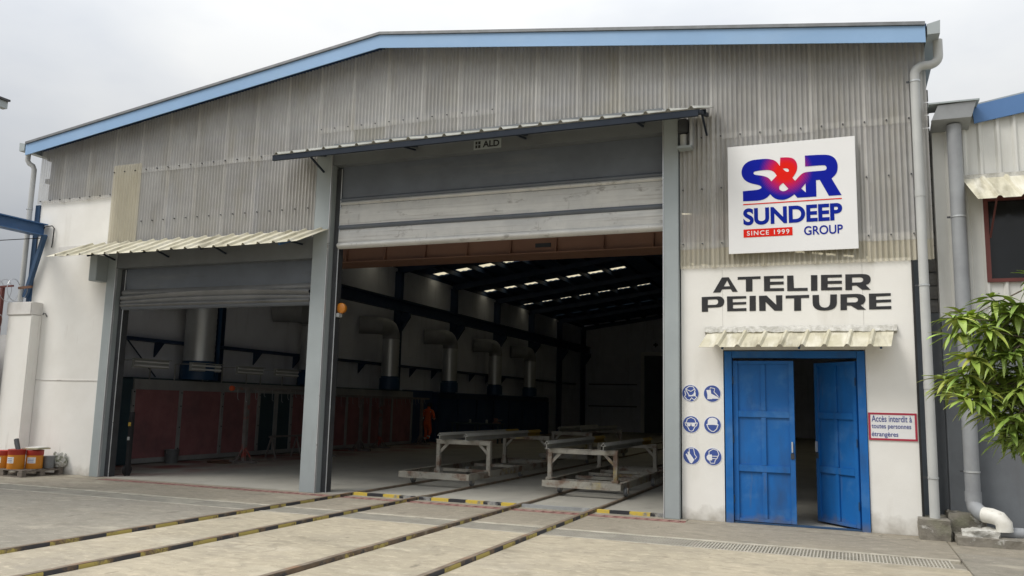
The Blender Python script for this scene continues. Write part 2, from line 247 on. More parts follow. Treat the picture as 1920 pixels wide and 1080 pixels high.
def logo_material():
    m = bpy.data.materials.new('printed_logo_gradient'); m.use_nodes = True; nt = m.node_tree; N = nt.nodes; b = N['Principled BSDF']; b.inputs['Roughness'].default_value = .8; b.inputs['Specular IOR Level'].default_value = .1
    t = N.new('ShaderNodeTexCoord'); mpn = N.new('ShaderNodeMapping'); mpn.inputs['Location'].default_value = (0, 0, 0); nt.links.new(t.outputs['Object'], mpn.inputs[0])
    sp = N.new('ShaderNodeVectorMath'); sp.operation = 'DISTANCE'; nt.links.new(mpn.outputs[0], sp.inputs[0]); sp.inputs[1].default_value = LOGO_C
    r = N.new('ShaderNodeMapRange'); r.inputs['From Min'].default_value = .12; r.inputs['From Max'].default_value = .42; r.interpolation_type = 'SMOOTHSTEP'; nt.links.new(sp.outputs['Value'], r.inputs['Value'])
    mu = N.new('ShaderNodeMath'); mu.operation = 'MULTIPLY'; mu.inputs[1].default_value = 2 * math.pi / .021; nt.links.new(sp.outputs['Value'], mu.inputs[0])
    si = N.new('ShaderNodeMath'); si.operation = 'SINE'; nt.links.new(mu.outputs[0], si.inputs[0])
    iv = N.new('ShaderNodeMath'); iv.operation = 'SUBTRACT'; iv.inputs[0].default_value = 1; nt.links.new(r.outputs[0], iv.inputs[1])
    am = N.new('ShaderNodeMath'); am.operation = 'MULTIPLY'; nt.links.new(iv.outputs[0], am.inputs[0]); nt.links.new(r.outputs[0], am.inputs[1])
    ma = N.new('ShaderNodeMath'); ma.operation = 'MULTIPLY_ADD'; nt.links.new(am.outputs[0], ma.inputs[1]); nt.links.new(si.outputs[0], ma.inputs[0]); nt.links.new(r.outputs[0], ma.inputs[2]); ma.use_clamp = True
    g = N.new('ShaderNodeMixRGB'); nt.links.new(ma.outputs[0], g.inputs[0]); g.inputs[1].default_value = (.74, .016, .010, 1); g.inputs[2].default_value = (.006, .014, .32, 1)
    nt.links.new(g.outputs[0], b.inputs['Base Color']); return m

# ------------------------------------------------------------------ mesh helpers
ORG = {}
class MB:
    def __init__(s): s.v = []; s.f = []
    def add(s, vs_, fs):
        n = len(s.v); s.v += [tuple(v) for v in vs_]; s.f += [tuple(i + n for i in f) for f in fs]; return s
    def box(s, x0, x1, y0, y1, z0, z1):
        return s.add([(x0, y0, z0), (x1, y0, z0), (x1, y1, z0), (x0, y1, z0), (x0, y0, z1), (x1, y0, z1), (x1, y1, z1), (x0, y1, z1)],
                     [(0, 3, 2, 1), (4, 5, 6, 7), (0, 1, 5, 4), (1, 2, 6, 5), (2, 3, 7, 6), (3, 0, 4, 7)])
    def bar(s, p0, p1, w, h, upv=(0, 0, 1)):
        p0 = Vector(p0); p1 = Vector(p1); d = (p1 - p0).normalized(); u = Vector(upv)
        if abs(d.dot(u)) > .98: u = Vector((0, 1, 0))
        sx = d.cross(u).normalized(); u = sx.cross(d).normalized(); a = sx * w / 2; b = u * h / 2
        return s.add([p0 - a - b, p0 + a - b, p0 + a + b, p0 - a + b, p1 - a - b, p1 + a - b, p1 + a + b, p1 - a + b],
                     [(0, 1, 2, 3), (7, 6, 5, 4), (0, 4, 5, 1), (1, 5, 6, 2), (2, 6, 7, 3), (3, 7, 4, 0)])
    def tube(s, pts, r, n=10, caps=True):
        pts = [Vector(p) for p in pts]; rs = r if isinstance(r, (list, tuple)) else [r] * len(pts)
        t0 = (pts[1] - pts[0]).normalized(); u = t0.orthogonal().normalized(); vsx = []
        for i, p in enumerate(pts):
            t = (pts[min(i + 1, len(pts) - 1)] - pts[max(i - 1, 0)]).normalized()
            u = (u - t * u.dot(t)).normalized(); w = t.cross(u)
            for k in range(n):
                a = 2 * math.pi * k / n; vsx.append(p + (u * math.cos(a) + w * math.sin(a)) * rs[i])
        fs = []
        for i in range(len(pts) - 1):
            for k in range(n):
                k2 = (k + 1) % n; fs.append((i * n + k, i * n + k2, (i + 1) * n + k2, (i + 1) * n + k))
        if caps: fs.append(tuple(range(n - 1, -1, -1))); fs.append(tuple((len(pts) - 1) * n + k for k in range(n)))
        return s.add(vsx, fs)
    def lathe(s, c, prof, n=20, axis='z'):
        vsx = []
        for (r, h) in prof:
            for k in range(n):
                a = 2 * math.pi * k / n; x, y = r * math.cos(a), r * math.sin(a)
                q = (x, y, h) if axis == 'z' else ((x, h, y) if axis == 'y' else (h, x, y)); vsx.append((c[0] + q[0], c[1] + q[1], c[2] + q[2]))
        fs = []
        for i in range(len(prof) - 1):
            for k in range(n):
                k2 = (k + 1) % n; fs.append((i * n + k, i * n + k2, (i + 1) * n + k2, (i + 1) * n + k))
        return s.add(vsx, fs)
    def prism(s, pts, v):      # planar polygon pushed along v
        n = len(pts); v = Vector(v); a = [Vector(p) for p in pts]; b = [p + v for p in a]
        return s.add(a + b, [tuple(range(n)), tuple(range(2 * n - 1, n - 1, -1))] + [(i, n + i, n + (i + 1) % n, (i + 1) % n) for i in range(n)])
    def build(s, name, mat, parent=None, smooth=False, bevel=0, org=None, fix=True):
        o_ = Vector(ORG.get(parent.name, (0, 0, 0))) if parent else Vector(org or (0, 0, 0))
        me = bpy.data.meshes.new(name); me.from_pydata([tuple(Vector(v) - o_) for v in s.v], [], s.f)
        if fix or bevel:
            bm = bmesh.new(); bm.from_mesh(me)
            if fix: bmesh.ops.recalc_face_normals(bm, faces=bm.faces)
            if bevel:
                es = [e for e in bm.edges if len(e.link_faces) == 2 and e.calc_face_angle(0) > .6]
                bmesh.ops.bevel(bm, geom=es, offset=bevel, segments=2, affect='EDGES', clamp_overlap=True)
            bm.to_mesh(me); bm.free()
        if smooth:
            for p_ in me.polygons: p_.use_smooth = True
            me.set_sharp_from_angle(angle=R(40))
        me.materials.append(mat); o = bpy.data.objects.new(name, me); COL.objects.link(o)
        ORG[o.name] = o_
        if parent: o.parent = parent
        else: o.location = o_
        return o
def tag(o, label=None, cat=None, group=None, kind=None):
    if label: o['label'] = label
    if cat: o['category'] = cat
    if group: o['group'] = group
    if kind: o['kind'] = kind
    return o
def thing(name, loc, label, cat, group=None):
    o = bpy.data.objects.new(name, None); COL.objects.link(o); o.location = loc; o.empty_display_size = .2; ORG[o.name] = Vector(loc); return tag(o, label, cat, group)
def copy_tree(o, dloc=None, parent=None):
    c = o.copy(); COL.objects.link(c)
    if parent: c.parent = parent
    else: c.location = o.location + Vector(dloc)
    ORG[c.name] = Vector(c.location) if not parent else ORG[parent.name]
    for ch in list(o.children): copy_tree(ch, None, c)
    return c
def box(name, mat, parent, x0, x1, y0, y1, z0, z1, bevel=0):
    return MB().box(x0, x1, y0, y1, z0, z1).build(name, mat, parent, bevel=bevel)
def arc(c, r, a0, a1, n, ax=('x', 'z')):
    out = []
    for i in range(n + 1):
        a = R(a0 + (a1 - a0) * i / n); p = list(c); p['xyz'.index(ax[0])] += r * math.cos(a); p['xyz'.index(ax[1])] += r * math.sin(a); out.append(tuple(p))
    return out
def flat_shape(name, polys, y, mat, parent, depth=.004):
    """filled outline with holes, drawn in the X-Z plane and facing -Y"""
    cu = bpy.data.curves.new('outline', 'CURVE'); cu.dimensions = '2D'; cu.fill_mode = 'BOTH'; cu.extrude = depth / 2
    for pl in polys:
        sp = cu.splines.new('POLY'); sp.points.add(len(pl) - 1); sp.use_cyclic_u = True
        for i, q in enumerate(pl): sp.points[i].co = (q[0], q[1], 0, 1)
    return from_curve(cu, name, y, mat, parent, depth)
def from_curve(cu, name, y, mat, parent, depth, fit=None):
    t = bpy.data.objects.new('outline', cu)
    me = bpy.data.meshes.new_from_object(t); bpy.data.objects.remove(t); bpy.data.curves.remove(cu)
    vs_ = [v.co.copy() for v in me.vertices]
    if fit:
        ax_ = [v.x for v in vs_]; ay_ = [v.y for v in vs_]; x0, x1, z0, z1 = fit; ma, mi, na, ni = max(ax_), min(ax_), max(ay_), min(ay_)
        for v in vs_: v.x = x0 + (v.x - mi) / (ma - mi) * (x1 - x0); v.y = z0 + (v.y - ni) / (na - ni) * (z1 - z0)
    o_ = Vector(ORG.get(parent.name, (0, 0, 0))) if parent else Vector((0, 0, 0))
    for i, v in enumerate(vs_): me.vertices[i].co = Vector((v.x, y - v.z, v.y)) - o_
    me.name = name; me.materials.clear(); me.materials.append(mat); o = bpy.data.objects.new(name, me); COL.objects.link(o); ORG[o.name] = o_
    if parent: o.parent = parent
    return o
def text_shape(name, s, fit, y, mat, parent, bold=.0, depth=.004, spacing=1.0):
    cu = bpy.data.curves.new('text', 'FONT'); cu.body = s; cu.size = 1; cu.offset = bold; cu.extrude = depth / 2; cu.space_character = spacing
    return from_curve(cu, name, y, mat, parent, depth, fit)
def stroke(pts, w, closed=False):
    """ribbon polygon(s) along a polyline"""
    n = len(pts); L = []; Rr = []
    for i in range(n):
        a = Vector(pts[(i - 1) % n] if (closed or i > 0) else pts[i]); b = Vector(pts[(i + 1) % n] if (closed or i < n - 1) else pts[i])
        d = (b - a).normalized(); nn = Vector((-d.y, d.x)); L.append(tuple(Vector(pts[i]) + nn * w / 2)); Rr.append(tuple(Vector(pts[i]) - nn * w / 2))
    return [L, Rr] if closed else [L + Rr[::-1]]

# ------------------------------------------------------------------ ground
g = MB().box(-300, 300, -300, 300, -.5, -.03).build('ground', yard_grey_m); tag(g, kind='structure')
rails_x = [-8.42, -7.08, -5.15, -3.85]
GY0, GY1 = -2.62, -1.92           # drain channel
def slab(x0, x1, y0, y1, m, ztop=0.0): box('concrete_slab', m, g, x0, x1, y0, y1, -.2, ztop, bevel=.006)
RW = .045                          # half width of the slot a rail sits in
xs = [-24] + rails_x + [1.22]
tones = [yard_grey_m, yard_m, yard_m, yard_m, yard_m]
for i in range(5):
    a = xs[i] + (RW if i else 0); b = xs[i + 1] - (RW if i < 4 else 0)
    cuts = [-30, -12.6, -7.4 if i == 0 else -8.9, GY0]
    for j in range(3): slab(a, b, cuts[j] + .004, cuts[j + 1] - (.004 if j < 2 else 0), tones[i])
    slab(a, b, GY1, -.46, apron_m)
    if i == 0:
        slab(-24, -17.3, -.452, 12, apron_m); slab(-17.292, -14.2, -.452, .0, apron_m); slab(-14.192, b, -.24, .0, apron_m)
    elif i == 4: slab(a, -2.3, -.24, .0, apron_m); slab(-2.292, 1.22, -.452, .0, apron_m)
    else: slab(a, b, -.24, .0, apron_m)
slab(1.23, 9, -30, -1.35, yard_grey_m, -.004); slab(1.23, 9, -1.342, 3, apron_m, -.006)
fl = MB().box(-17.0, 1.0, .002, 43, -.2, .0).build('floor', floor_m); tag(fl, kind='structure')

# ------------------------------------------------------------------ workshop building
XR, HW, SL = -8.0, 9.28, .135
def rz(x): return 8.64 - SL * abs(x - XR)
wb = thing('workshop_building', (XR, 21.5, 0), 'large gabled workshop with translucent corrugated front and two tall open roller doors', 'building')
# plaster front walls
wl = MB().box(-17.1, -14.78, 0, .22, 0, 6.1).build('wall', plaster, wb)
MB().box(-17.1, -14.8, -.012, .0, 1.99, 2.006).build('plaster_joint', plaster_dirty, wl)
box('wall', plaster, wb, -2.40, -1.75, 0, .22, 0, 3.98); box('wall', plaster, wb, .30, .965, 0, .22, 0, 3.98); box('wall', plaster, wb, -1.747, .297, 0, .22, 2.62, 3.98)
# enclosing walls of the hall
box('side_wall', inner_wall, wb, -17.2, -17.0, .224, 43, 0, 7.2); box('side_wall', door_back, wb, 1.0, 1.2, .224, 43, 0, 7.2)  # right wall's dark colour stands in for shade behind the blue door
bw = MB().prism([(-17.19, 43.0, 0), (1.19, 43.0, 0), (1.19, 43.0, 7.35), (XR, 43.0, 8.579), (-17.19, 43.0, 7.35)], (0, .2, 0)).build('back_wall', inner_wall, wb)
# roof with skylight openings over the booths; unseen right-slope ones added to light the hall
SKY_Y = [14.2, 19.6, 25.2, 30.8, 36.5]; SKY_X = [(-16.95 + 1.1 * k, -16.95 + 1.1 * k + .84) for k in range(7)]
def slope_piece(mb, x0, x1, y0, y1, th=.06, dz=0):
    z0, z1 = rz(x0) + dz, rz(x1) + dz
    mb.add([(x0, y0, z0 - th), (x1, y0, z1 - th), (x1, y1, z1 - th), (x0, y1, z0 - th), (x0, y0, z0), (x1, y0, z1), (x1, y1, z1), (x0, y1, z0)],
           [(0, 3, 2, 1), (4, 5, 6, 7), (0, 1, 5, 4), (1, 2, 6, 5), (2, 3, 7, 6), (3, 0, 4, 7)])
SKW = {14.2: .34, 19.6: .32, 25.2: .28, 30.8: .17, 36.5: .06}
rf = MB(); prev = -.395
for ys in SKY_Y:
    slope_piece(rf, XR - HW, XR, prev, ys - SKW[ys]); slope_piece(rf, XR, XR + HW, prev, ys - SKW[ys])
    edges = [XR - HW] + [v for ab in SKY_X for v in ab] + [XR]
    for k in range(0, len(edges), 2): slope_piece(rf, edges[k], edges[k + 1], ys - SKW[ys], ys + SKW[ys])
    edges = [XR] + [2 * XR - v for ab in SKY_X[::-1] for v in ab[::-1]] + [XR + HW]
    for k in range(0, len(edges), 2): slope_piece(rf, edges[k], edges[k + 1], ys - SKW[ys], ys + SKW[ys])
    prev = ys + SKW[ys]
slope_piece(rf, XR - HW, XR, prev, 43.3); slope_piece(rf, XR, XR + HW, prev, 43.3)
roof = rf.build('roof', navy, wb)
for ys in SKY_Y:
    for (a, b) in SKY_X + [(2 * XR - q[1], 2 * XR - q[0]) for q in SKY_X]:  # mirrored panels added on the unseen slope to brighten the hall
        mb = MB(); n = 6
        for k in range(n + 1):
            x = a + (b - a) * k / n; z = rz(x) - .02 + (.015 if k % 2 else -.015); mb.v += [(x, ys - SKW[ys], z), (x, ys + SKW[ys], z)]
        mb.f = [(2 * k, 2 * k + 2, 2 * k + 3, 2 * k + 1) for k in range(n)]
        mb.build('skylight_panel', skylight_m, roof)
for k in range(16):                                         # purlins and frame rafters
    x = XR - HW + .2 + 1.1 * k + .05
    if x > XR + HW - .2: break
    box('purlin', navy_steel, wb, x - .04, x + .04, .15, 42.9, rz(x) - .26, rz(x) - .075)
FR = [.55 + 5.2 * k for k in range(9)]
for y in FR[:]:
    for sgn in (-1, 1):
        xe = XR + sgn * 8.9
        MB().prism([(XR, y, rz(XR) - .27), (xe, y, rz(xe) - .27), (xe, y, rz(xe) - .52), (XR, y, rz(XR) - .46)], (0, .18, 0)).build('rafter', navy_steel, wb)
    mb = MB(); mb.box(-17.0, -16.70, y, y + .02, 0, 7.0).box(-17.0, -16.70, y + .18, y + .2, 0, 7.0).box(-16.86, -16.84, y + .02, y + .18, 0, 7.0)
    cl = mb.build('column', navy_steel, wb)
    MB().prism([(-16.71, y + .03, 5.28), (-16.3, y + .03, 5.28), (-16.3, y + .03, 5.1), (-16.71, y + .03, 4.5)], (0, .14, 0)).build('corbel', navy_steel, cl)
# crane runway beams along the hall
for x in (-16.5, .45):
    mb = MB().box(x - .12, x + .12, .6, 42.6, 5.72, 5.75).box(x - .12, x + .12, .6, 42.6, 5.3, 5.33).box(x - .015, x + .015, .6, 42.6, 5.33, 5.72)
    mb.box(x - .03, x + .03, .6, 42.6, 5.75, 5.80).build('runway_beam', navy_steel, wb)
# cross bracing on the side wall and cable tray
for (y0, z0, y1, z1) in ((.9, 4.6, 3.6, 2.2), (3.1, 4.6, .9, 3.0)):
    MB().tube([(-16.85, y0, z0), (-16.85, y1, z1)], .018, 6).build('bracing_rod', navy_steel, wb)
# blue fascia boards, roof edge caps, soffit
for sgn in (-1, 1):
    xe = XR + sgn * (HW - .02)
    MB().prism([(XR, -.42, rz(XR) - .045), (xe, -.42, rz(xe) - .045), (xe, -.42, rz(xe) - .30), (XR, -.42, rz(XR) - .30)], (0, .02, 0)).build('fascia', blue_fascia, wb)
    MB().prism([(XR, -.45, rz(XR) + .012), (xe, -.45, rz(xe) + .012), (xe, -.45, rz(xe) - .04), (XR, -.45, rz(XR) - .04)], (0, .05, 0)).build('edge_cap', tin_grey, wb)
# gutters and their ends
for (x0, x1) in ((1.285, 1.46), (-17.46, -17.285)):
    s_ = 1 if x0 > 0 else -1; a, b = (x0, x1) if s_ > 0 else (x1, x0)
    mb = MB().prism([(a, -.43, 7.36), (b, -.43, 7.40), (b - s_ * .01, -.43, 7.20), (a, -.43, 7.20)], (0, 40, 0)); mb.build('gutter', steel_grey, wb)
# corrugated translucent sheets
PITCH_C = .0765
girts = [4.35, 4.98, 6.03, 6.58, 7.0]
def corr_sheet(x0, x1, zb, zt, y, m, name='cladding_sheet', ex=.05):
    n = int(round((x1 + ex - x0) / PITCH_C * 8)); mb = MB()
    for k in range(n + 1):
        x = x0 + (x1 + ex - x0) * k / n; yy = y + .0165 * math.cos(2 * math.pi * x / PITCH_C)
        top = zt if zt is not None else rz(x) - .14
        mb.v += [(x, yy, zb), (x, yy, top)]
    mb.f = [(2 * k, 2 * k + 2, 2 * k + 3, 2 * k + 1) for k in range(n)]
    return mb.build(name, m, wb, smooth=True, fix=False)
screws = MB()
def lap(x0, x1, z):
    x = x0 + .05
    while x < x1:
        screws.box(x - .010, x + .010, -.088, -.056, z - .009 + .02, z + .009 + .02); x += .306
X0 = -17.21
for k in range(25):
    a = X0 + .765 * k; b = min(a + .765, 1.27); ex = .078 if b < 1.2 else 0
    jt = random.uniform(-.012, .012); ly = -.056 + .004 * (k % 2)
    if k <= 2: corr_sheet(a if k else -17.16, b, 6.02 + jt, None, ly, sheet_m, ex=ex)
    elif k <= 9:
        corr_sheet(a, b, 6.50 + jt, None, ly, sheet_m, ex=ex)
        corr_sheet(a, min(b, -9.36), 4.80, 6.62 + jt, ly + .012, sheet_y if k in (3, 10) else sheet_m, ex=ex if b < -9.4 else 0)
    elif k <= 14:
        corr_sheet(a, b, 6.92 + jt, None, ly, sheet_m, ex=ex); corr_sheet(a, b, 6.42, 7.04 + jt, ly + .012, sheet_m, ex=ex)
    elif k <= 19:
        corr_sheet(a, b, 6.42, None, ly, sheet_m, ex=ex)
    if k >= 19:
        a2 = max(a, -2.40)
        if k > 19: corr_sheet(a, b, 6.02 + jt, None, ly, sheet_m, ex=ex)
        corr_sheet(a2, b, 4.24 + jt, 6.50 if k == 19 else 6.13, ly + .012, sheet_m, ex=ex); corr_sheet(a2, b, 3.93, 4.36 + jt, ly + .020, sheet_y, ex=ex)
corr_sheet(-14.86, -14.06, 4.95, 6.72, -.078, sheet_y, ex=0)           # newer sheet patched over
for (a, b, z) in ((-17.1, -14.9, 6.05), (-14.9, -9.6, 6.55), (-9.5, -5.7, 6.97), (-2.4, 1.2, 6.06), (-2.4, 1.2, 4.30), (-14, -9.5, 5.4), (-2.4, 1.2, 5.2)): lap(a, b, z)
sc_o = screws.build('fixing_screws', steel_dark, wb); sc_o['kind'] = 'stuff'
for (a, b, z) in ((-14.7, -9.4, 4.98), (-17.1, -9.4, 6.58), (-9.4, 1.2, 7.0), (-2.4, 1.2, 6.06), (-2.4, 1.2, 4.32), (-17.1, 1.2, 7.42 - .3)):
    box('girt', navy_steel, wb, a, b, .03, .13, z - .05, z + .05)
for x in (-17.02, -13.4, -11.1, -8.1, -4.5, -.8):  # leftmost post added behind the sheets to darken the leaking corner
    box('girt_post', navy_steel, wb, x - .07, x + .07, .14, .30, (6.1 if x < -15 else 4.8) if x < -9.5 else (6.3 if x < -3 else 4.0), rz(x) - .3)
# steel portal frames round the two openings
def channel(x0, x1, y0, y1, z0, z1, lip, nm='door_post', edge=None):
    o = MB().box(x0, x1, y0, y1, z0, z1).build(nm, steel_grey, wb, bevel=.006)
    if edge is not None: MB().box(edge, edge + .014, y0 - .006, y0 + .05, z0, z1).build('edge_strip', alu, o)
    return o
channel(-14.80, -14.56, -.06, .22, 0, 4.78, .03, edge=-14.559)
channel(-9.48, -9.15, -.10, .22, 0, 6.62, .03, edge=-9.149)
channel(-2.66, -2.42, -.10, .22, 0, 6.62, .03, edge=-2.675)
for (x0, x1, zt) in ((-14.54, -14.42, 4.4), (-9.135, -9.02, 6.2), (-9.60, -9.482, 4.4)):
    o = box('curtain_guide', steel_dark, wb, x0, x1, .10, .26, 0, zt)
    MB().box(x1 - .012, x1 + .006, .092, .10, 0, zt).build('edge_strip', alu, o)
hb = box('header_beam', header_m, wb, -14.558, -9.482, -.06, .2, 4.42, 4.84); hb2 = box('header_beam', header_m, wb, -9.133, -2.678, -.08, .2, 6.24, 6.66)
box('motor_cover', steel_grey, wb, -15.02, -14.80, -.34, -.01, 4.12, 4.68, bevel=.01)
mo = MB().box(-2.405, -2.18, -.26, -.06, 5.88, 5.92).build('motor_shelf', steel_grey, wb)
MB().box(-2.21, -2.165, -.22, -.07, 5.924, 6.5).build('side_plate', alu, mo); MB().lathe((-2.32, -.16, 5.925), [(.0, 0), (.055, 0), (.055, .2), (.0, .2)], 14).build('motor_barrel', lamp_white, mo, smooth=True)
MB().box(-2.40, -2.24, -.24, -.09, 6.15, 6.38).build('gearbox', steel_dark, mo, bevel=.02)
# big roll-up fabric curtain
def curtain(prof, x0, x1, mat, name, parent, amp=.008, sag=0, nx=60, seed=1):
    rnd = random.Random(seed); ph = [(rnd.uniform(.3, 2.2), rnd.uniform(0, 6)) for _ in range(4)]; mb = MB(); n = len(prof)
    for i in range(nx + 1):
        u = i / nx; x = x0 + (x1 - x0) * u; w = sum(math.sin(f * x + p_) for f, p_ in ph) / 4
        for j, (y, z) in enumerate(prof):
            t = j / max(1, n - 1); mb.v.append((x, y + amp * w * math.sin(math.pi * min(1, t * 1.0) + .6), z + sag * 4 * u * (1 - u) * (.2 + .8 * math.sin(math.pi * t))))
    for i in range(nx):
        for j in range(n - 1): mb.f.append((i * n + j, (i + 1) * n + j, (i + 1) * n + j + 1, i * n + j + 1))
    return mb.build(name, mat, parent, smooth=True, fix=False)
big = MB().box(-9.02, -2.69, .20, .36, 6.15, 6.45).build('roller_door', steel_dark, wb)
def bulge(y, z0, z1, d, n=6): return [(y - d * math.sin(math.pi * k / n), z0 + (z1 - z0) * k / n) for k in range(n + 1)]
BX = (-9.03, -2.67)
curtain([(.13, 6.24), (.12, 6.0), (.125, 5.85), (.13, 5.60)], *BX, curtain_dark, 'curtain_panel', big, .012, seed=2)
for z in (5.575, 5.50): curtain(bulge(.12, z + .04, z - .035, .035), *BX, curtain_mid if z < 5.55 else curtain_dark, 'hem_fold', big, .004, seed=3)
curtain([(.13, 5.462), (.10, 5.38), (.09, 5.2), (.095, 5.06)], *BX, curtain_mid, 'curtain_panel', big, .016, seed=4)
curtain(bulge(.10, 5.07, 4.98, .04), *BX, curtain_dark, 'hem_fold', big, .004, seed=5)
curtain([(.11, 4.985), (.085, 4.92), (.08, 4.82), (.085, 4.73)], *BX, curtain_mid, 'curtain_panel', big, .010, seed=6)
curtain(bulge(.095, 4.735, 4.60, .06, 8) + [(.12, 4.60), (.15, 4.66)], *BX, curtain_mid, 'bottom_bar', big, .004, seed=7)
small = MB().box(-14.42, -9.6, .20, .36, 4.3, 4.6).build('roller_door', steel_dark, wb)
SX = (-14.45, -9.58)
curtain([(.14, 4.43), (.12, 4.3), (.125, 4.1), (.13, 3.93)], *SX, curtain_dark, 'curtain_panel', small, .03, nx=80, seed=11)
for i, (z, h_, d, sg) in enumerate(((3.97, .15, .07, -.02), (3.86, .16, .13, .09), (3.75, .14, .09, .07), (3.67, .10, .12, .0))):
    curtain(bulge(.12, z, z - h_, d), *SX, curtain_slack, 'slack_fold', small, .02, sag=sg, seed=20 + i)
curtain(bulge(.11, 3.64, 3.52, .05, 8) + [(.14, 3.52), (.16, 3.57)], *SX, curtain_dark, 'bottom_bar', small, .006, seed=30)

# canopies of trapezoidal sheet
def trap_profile(x0, x1, pitch, h=.04):
    out = [(x0, 0)]; x = x0 + pitch * .75
    while x + .06 < x1:
        out += [(x, 0), (x + .028, h), (x + .058, h), (x + .086, 0)]; x += pitch
    out.append((x1, 0)); return out
def trap_canopy(x0, x1, yb, zb, yf, zf, pitch, mat, nm='canopy', nsheet=1.0, sag=0.0, skew=0):
    root = None; xs_ = [x0]
    while xs_[-1] + nsheet * 1.4 < x1: xs_.append(xs_[-1] + nsheet)
    xs_.append(x1)
    for i in range(len(xs_) - 1):
        mb = MB(); pr = trap_profile(xs_[i], xs_[i + 1] + (.03 if i < len(xs_) - 2 else 0), pitch); n = len(pr); j0 = random.uniform(-.012, .012); L = 4
        nrm = Vector((0, zf - zb, -(yf - yb))).normalized()
        if nrm.z < 0: nrm = -nrm
        dx = -skew
        for th in (0, -.003):
            for r_ in range(L + 1):
                t = r_ / L
                for (x, h) in pr:
                    zz = zb + (zf + j0 - zb) * t - sag * math.sin(math.pi * (x - x0) / (x1 - x0)) * t
                    q = Vector((x + dx * t, yb + (yf - yb) * t, zz)) + nrm * (h + th + (.002 * (i % 2))); mb.v.append(tuple(q))
        B = (L + 1) * n
        for r_ in range(L):
            for k in range(n - 1):
                a = r_ * n + k; mb.f.append((a, a + n, a + n + 1, a + 1)); mb.f.append((B + a, B + a + 1, B + a + n + 1, B + a + n))
        for k in range(n - 1):
            mb.f.append((L * n + k, B + L * n + k, B + L * n + k + 1, L * n + k + 1))
        if root is None: root = mb.build(nm, mat, wb, fix=False)
        else: mb.build('canopy_sheet', mat, root, fix=False)
    return root
c1 = trap_canopy(-9.90, -1.80, -.12, 6.55, -1.02, 6.245, .35, canopy_white, nsheet=1.05, skew=.16)
MB().bar((-9.85, -.98, 6.18), (-1.95, -.98, 6.18), .05, .10).build('front_rail', canopy_under, c1); MB().bar((-9.4, -.5, 6.36), (-1.9, -.5, 6.36), .05, .07).build('rail', canopy_under, c1)
for x in (-9.3, -7.3, -5.1, -3.0, -1.95):
    MB().bar((x, -.06, 6.46), (x, -1.0, 6.20), .05, .06).build('bracket', canopy_under, c1); MB().bar((x, -.12, 6.1 if x in (-9.3, -1.95) else 6.36), (x, -.6, 6.28), .03, .03).build('brace', canopy_under, c1)
c2 = trap_canopy(-15.55, -9.12, -.115, 4.96, -.85, 4.60, .35, canopy_yellow, nsheet=1.05, skew=.18, sag=.03)
MB().bar((-15.2, -.42, 4.72), (-9.6, -.42, 4.72), .05, .05).build('front_rail', canopy_under, c2)
for x in (-14.6, -13.1, -11.6, -9.75):
    MB().bar((x, -.06, 4.86), (x, -.78, 4.58), .04, .06).build('bracket', jib_blue if x > -10 else canopy_under, c2); MB().bar((x, -.07, 4.60 if x < -10 else 4.7), (x, -.45, 4.69), .03, .03).build('brace', canopy_under, c2)
MB().prism([(-16.35, -.005, 4.78), (-14.7, -.005, 4.90), (-14.7, -.005, 5.0), (-16.4, -.005, 4.98)], (0, -.01, 0)).build('cement_flashing', plaster_dirty, wb)
c3 = trap_canopy(-1.98, .70, -.01, 2.90, -.52, 2.63, .305, canopy_yellow, nsheet=3.0, skew=.07)
fl_ = MB(); rnd = random.Random(5); nn_ = 60
for k in range(nn_ + 1):
    x = -2.02 + 2.76 * k / nn_; h = .045 + .022 * rnd.random(); d = .05 + .03 * rnd.random(); fl_.v += [(x, -.004, 2.93 + h), (x, -.02 - .015 * rnd.random(), 2.935 + h * .4), (x, -d, 2.885 + .02 * rnd.random()), (x, -.004, 2.86)]
for k in range(nn_):
    for j in range(3): fl_.f.append((4 * k + j, 4 * k + 4 + j, 4 * k + 5 + j, 4 * k + 1 + j))
fl_.build('cement_flashing', mortar, wb)
for x in (-1.7, -.6, .5): MB().bar((x, -.01, 2.80), (x, -.48, 2.615), .03, .03).build('bracket', blue_steel, c3)
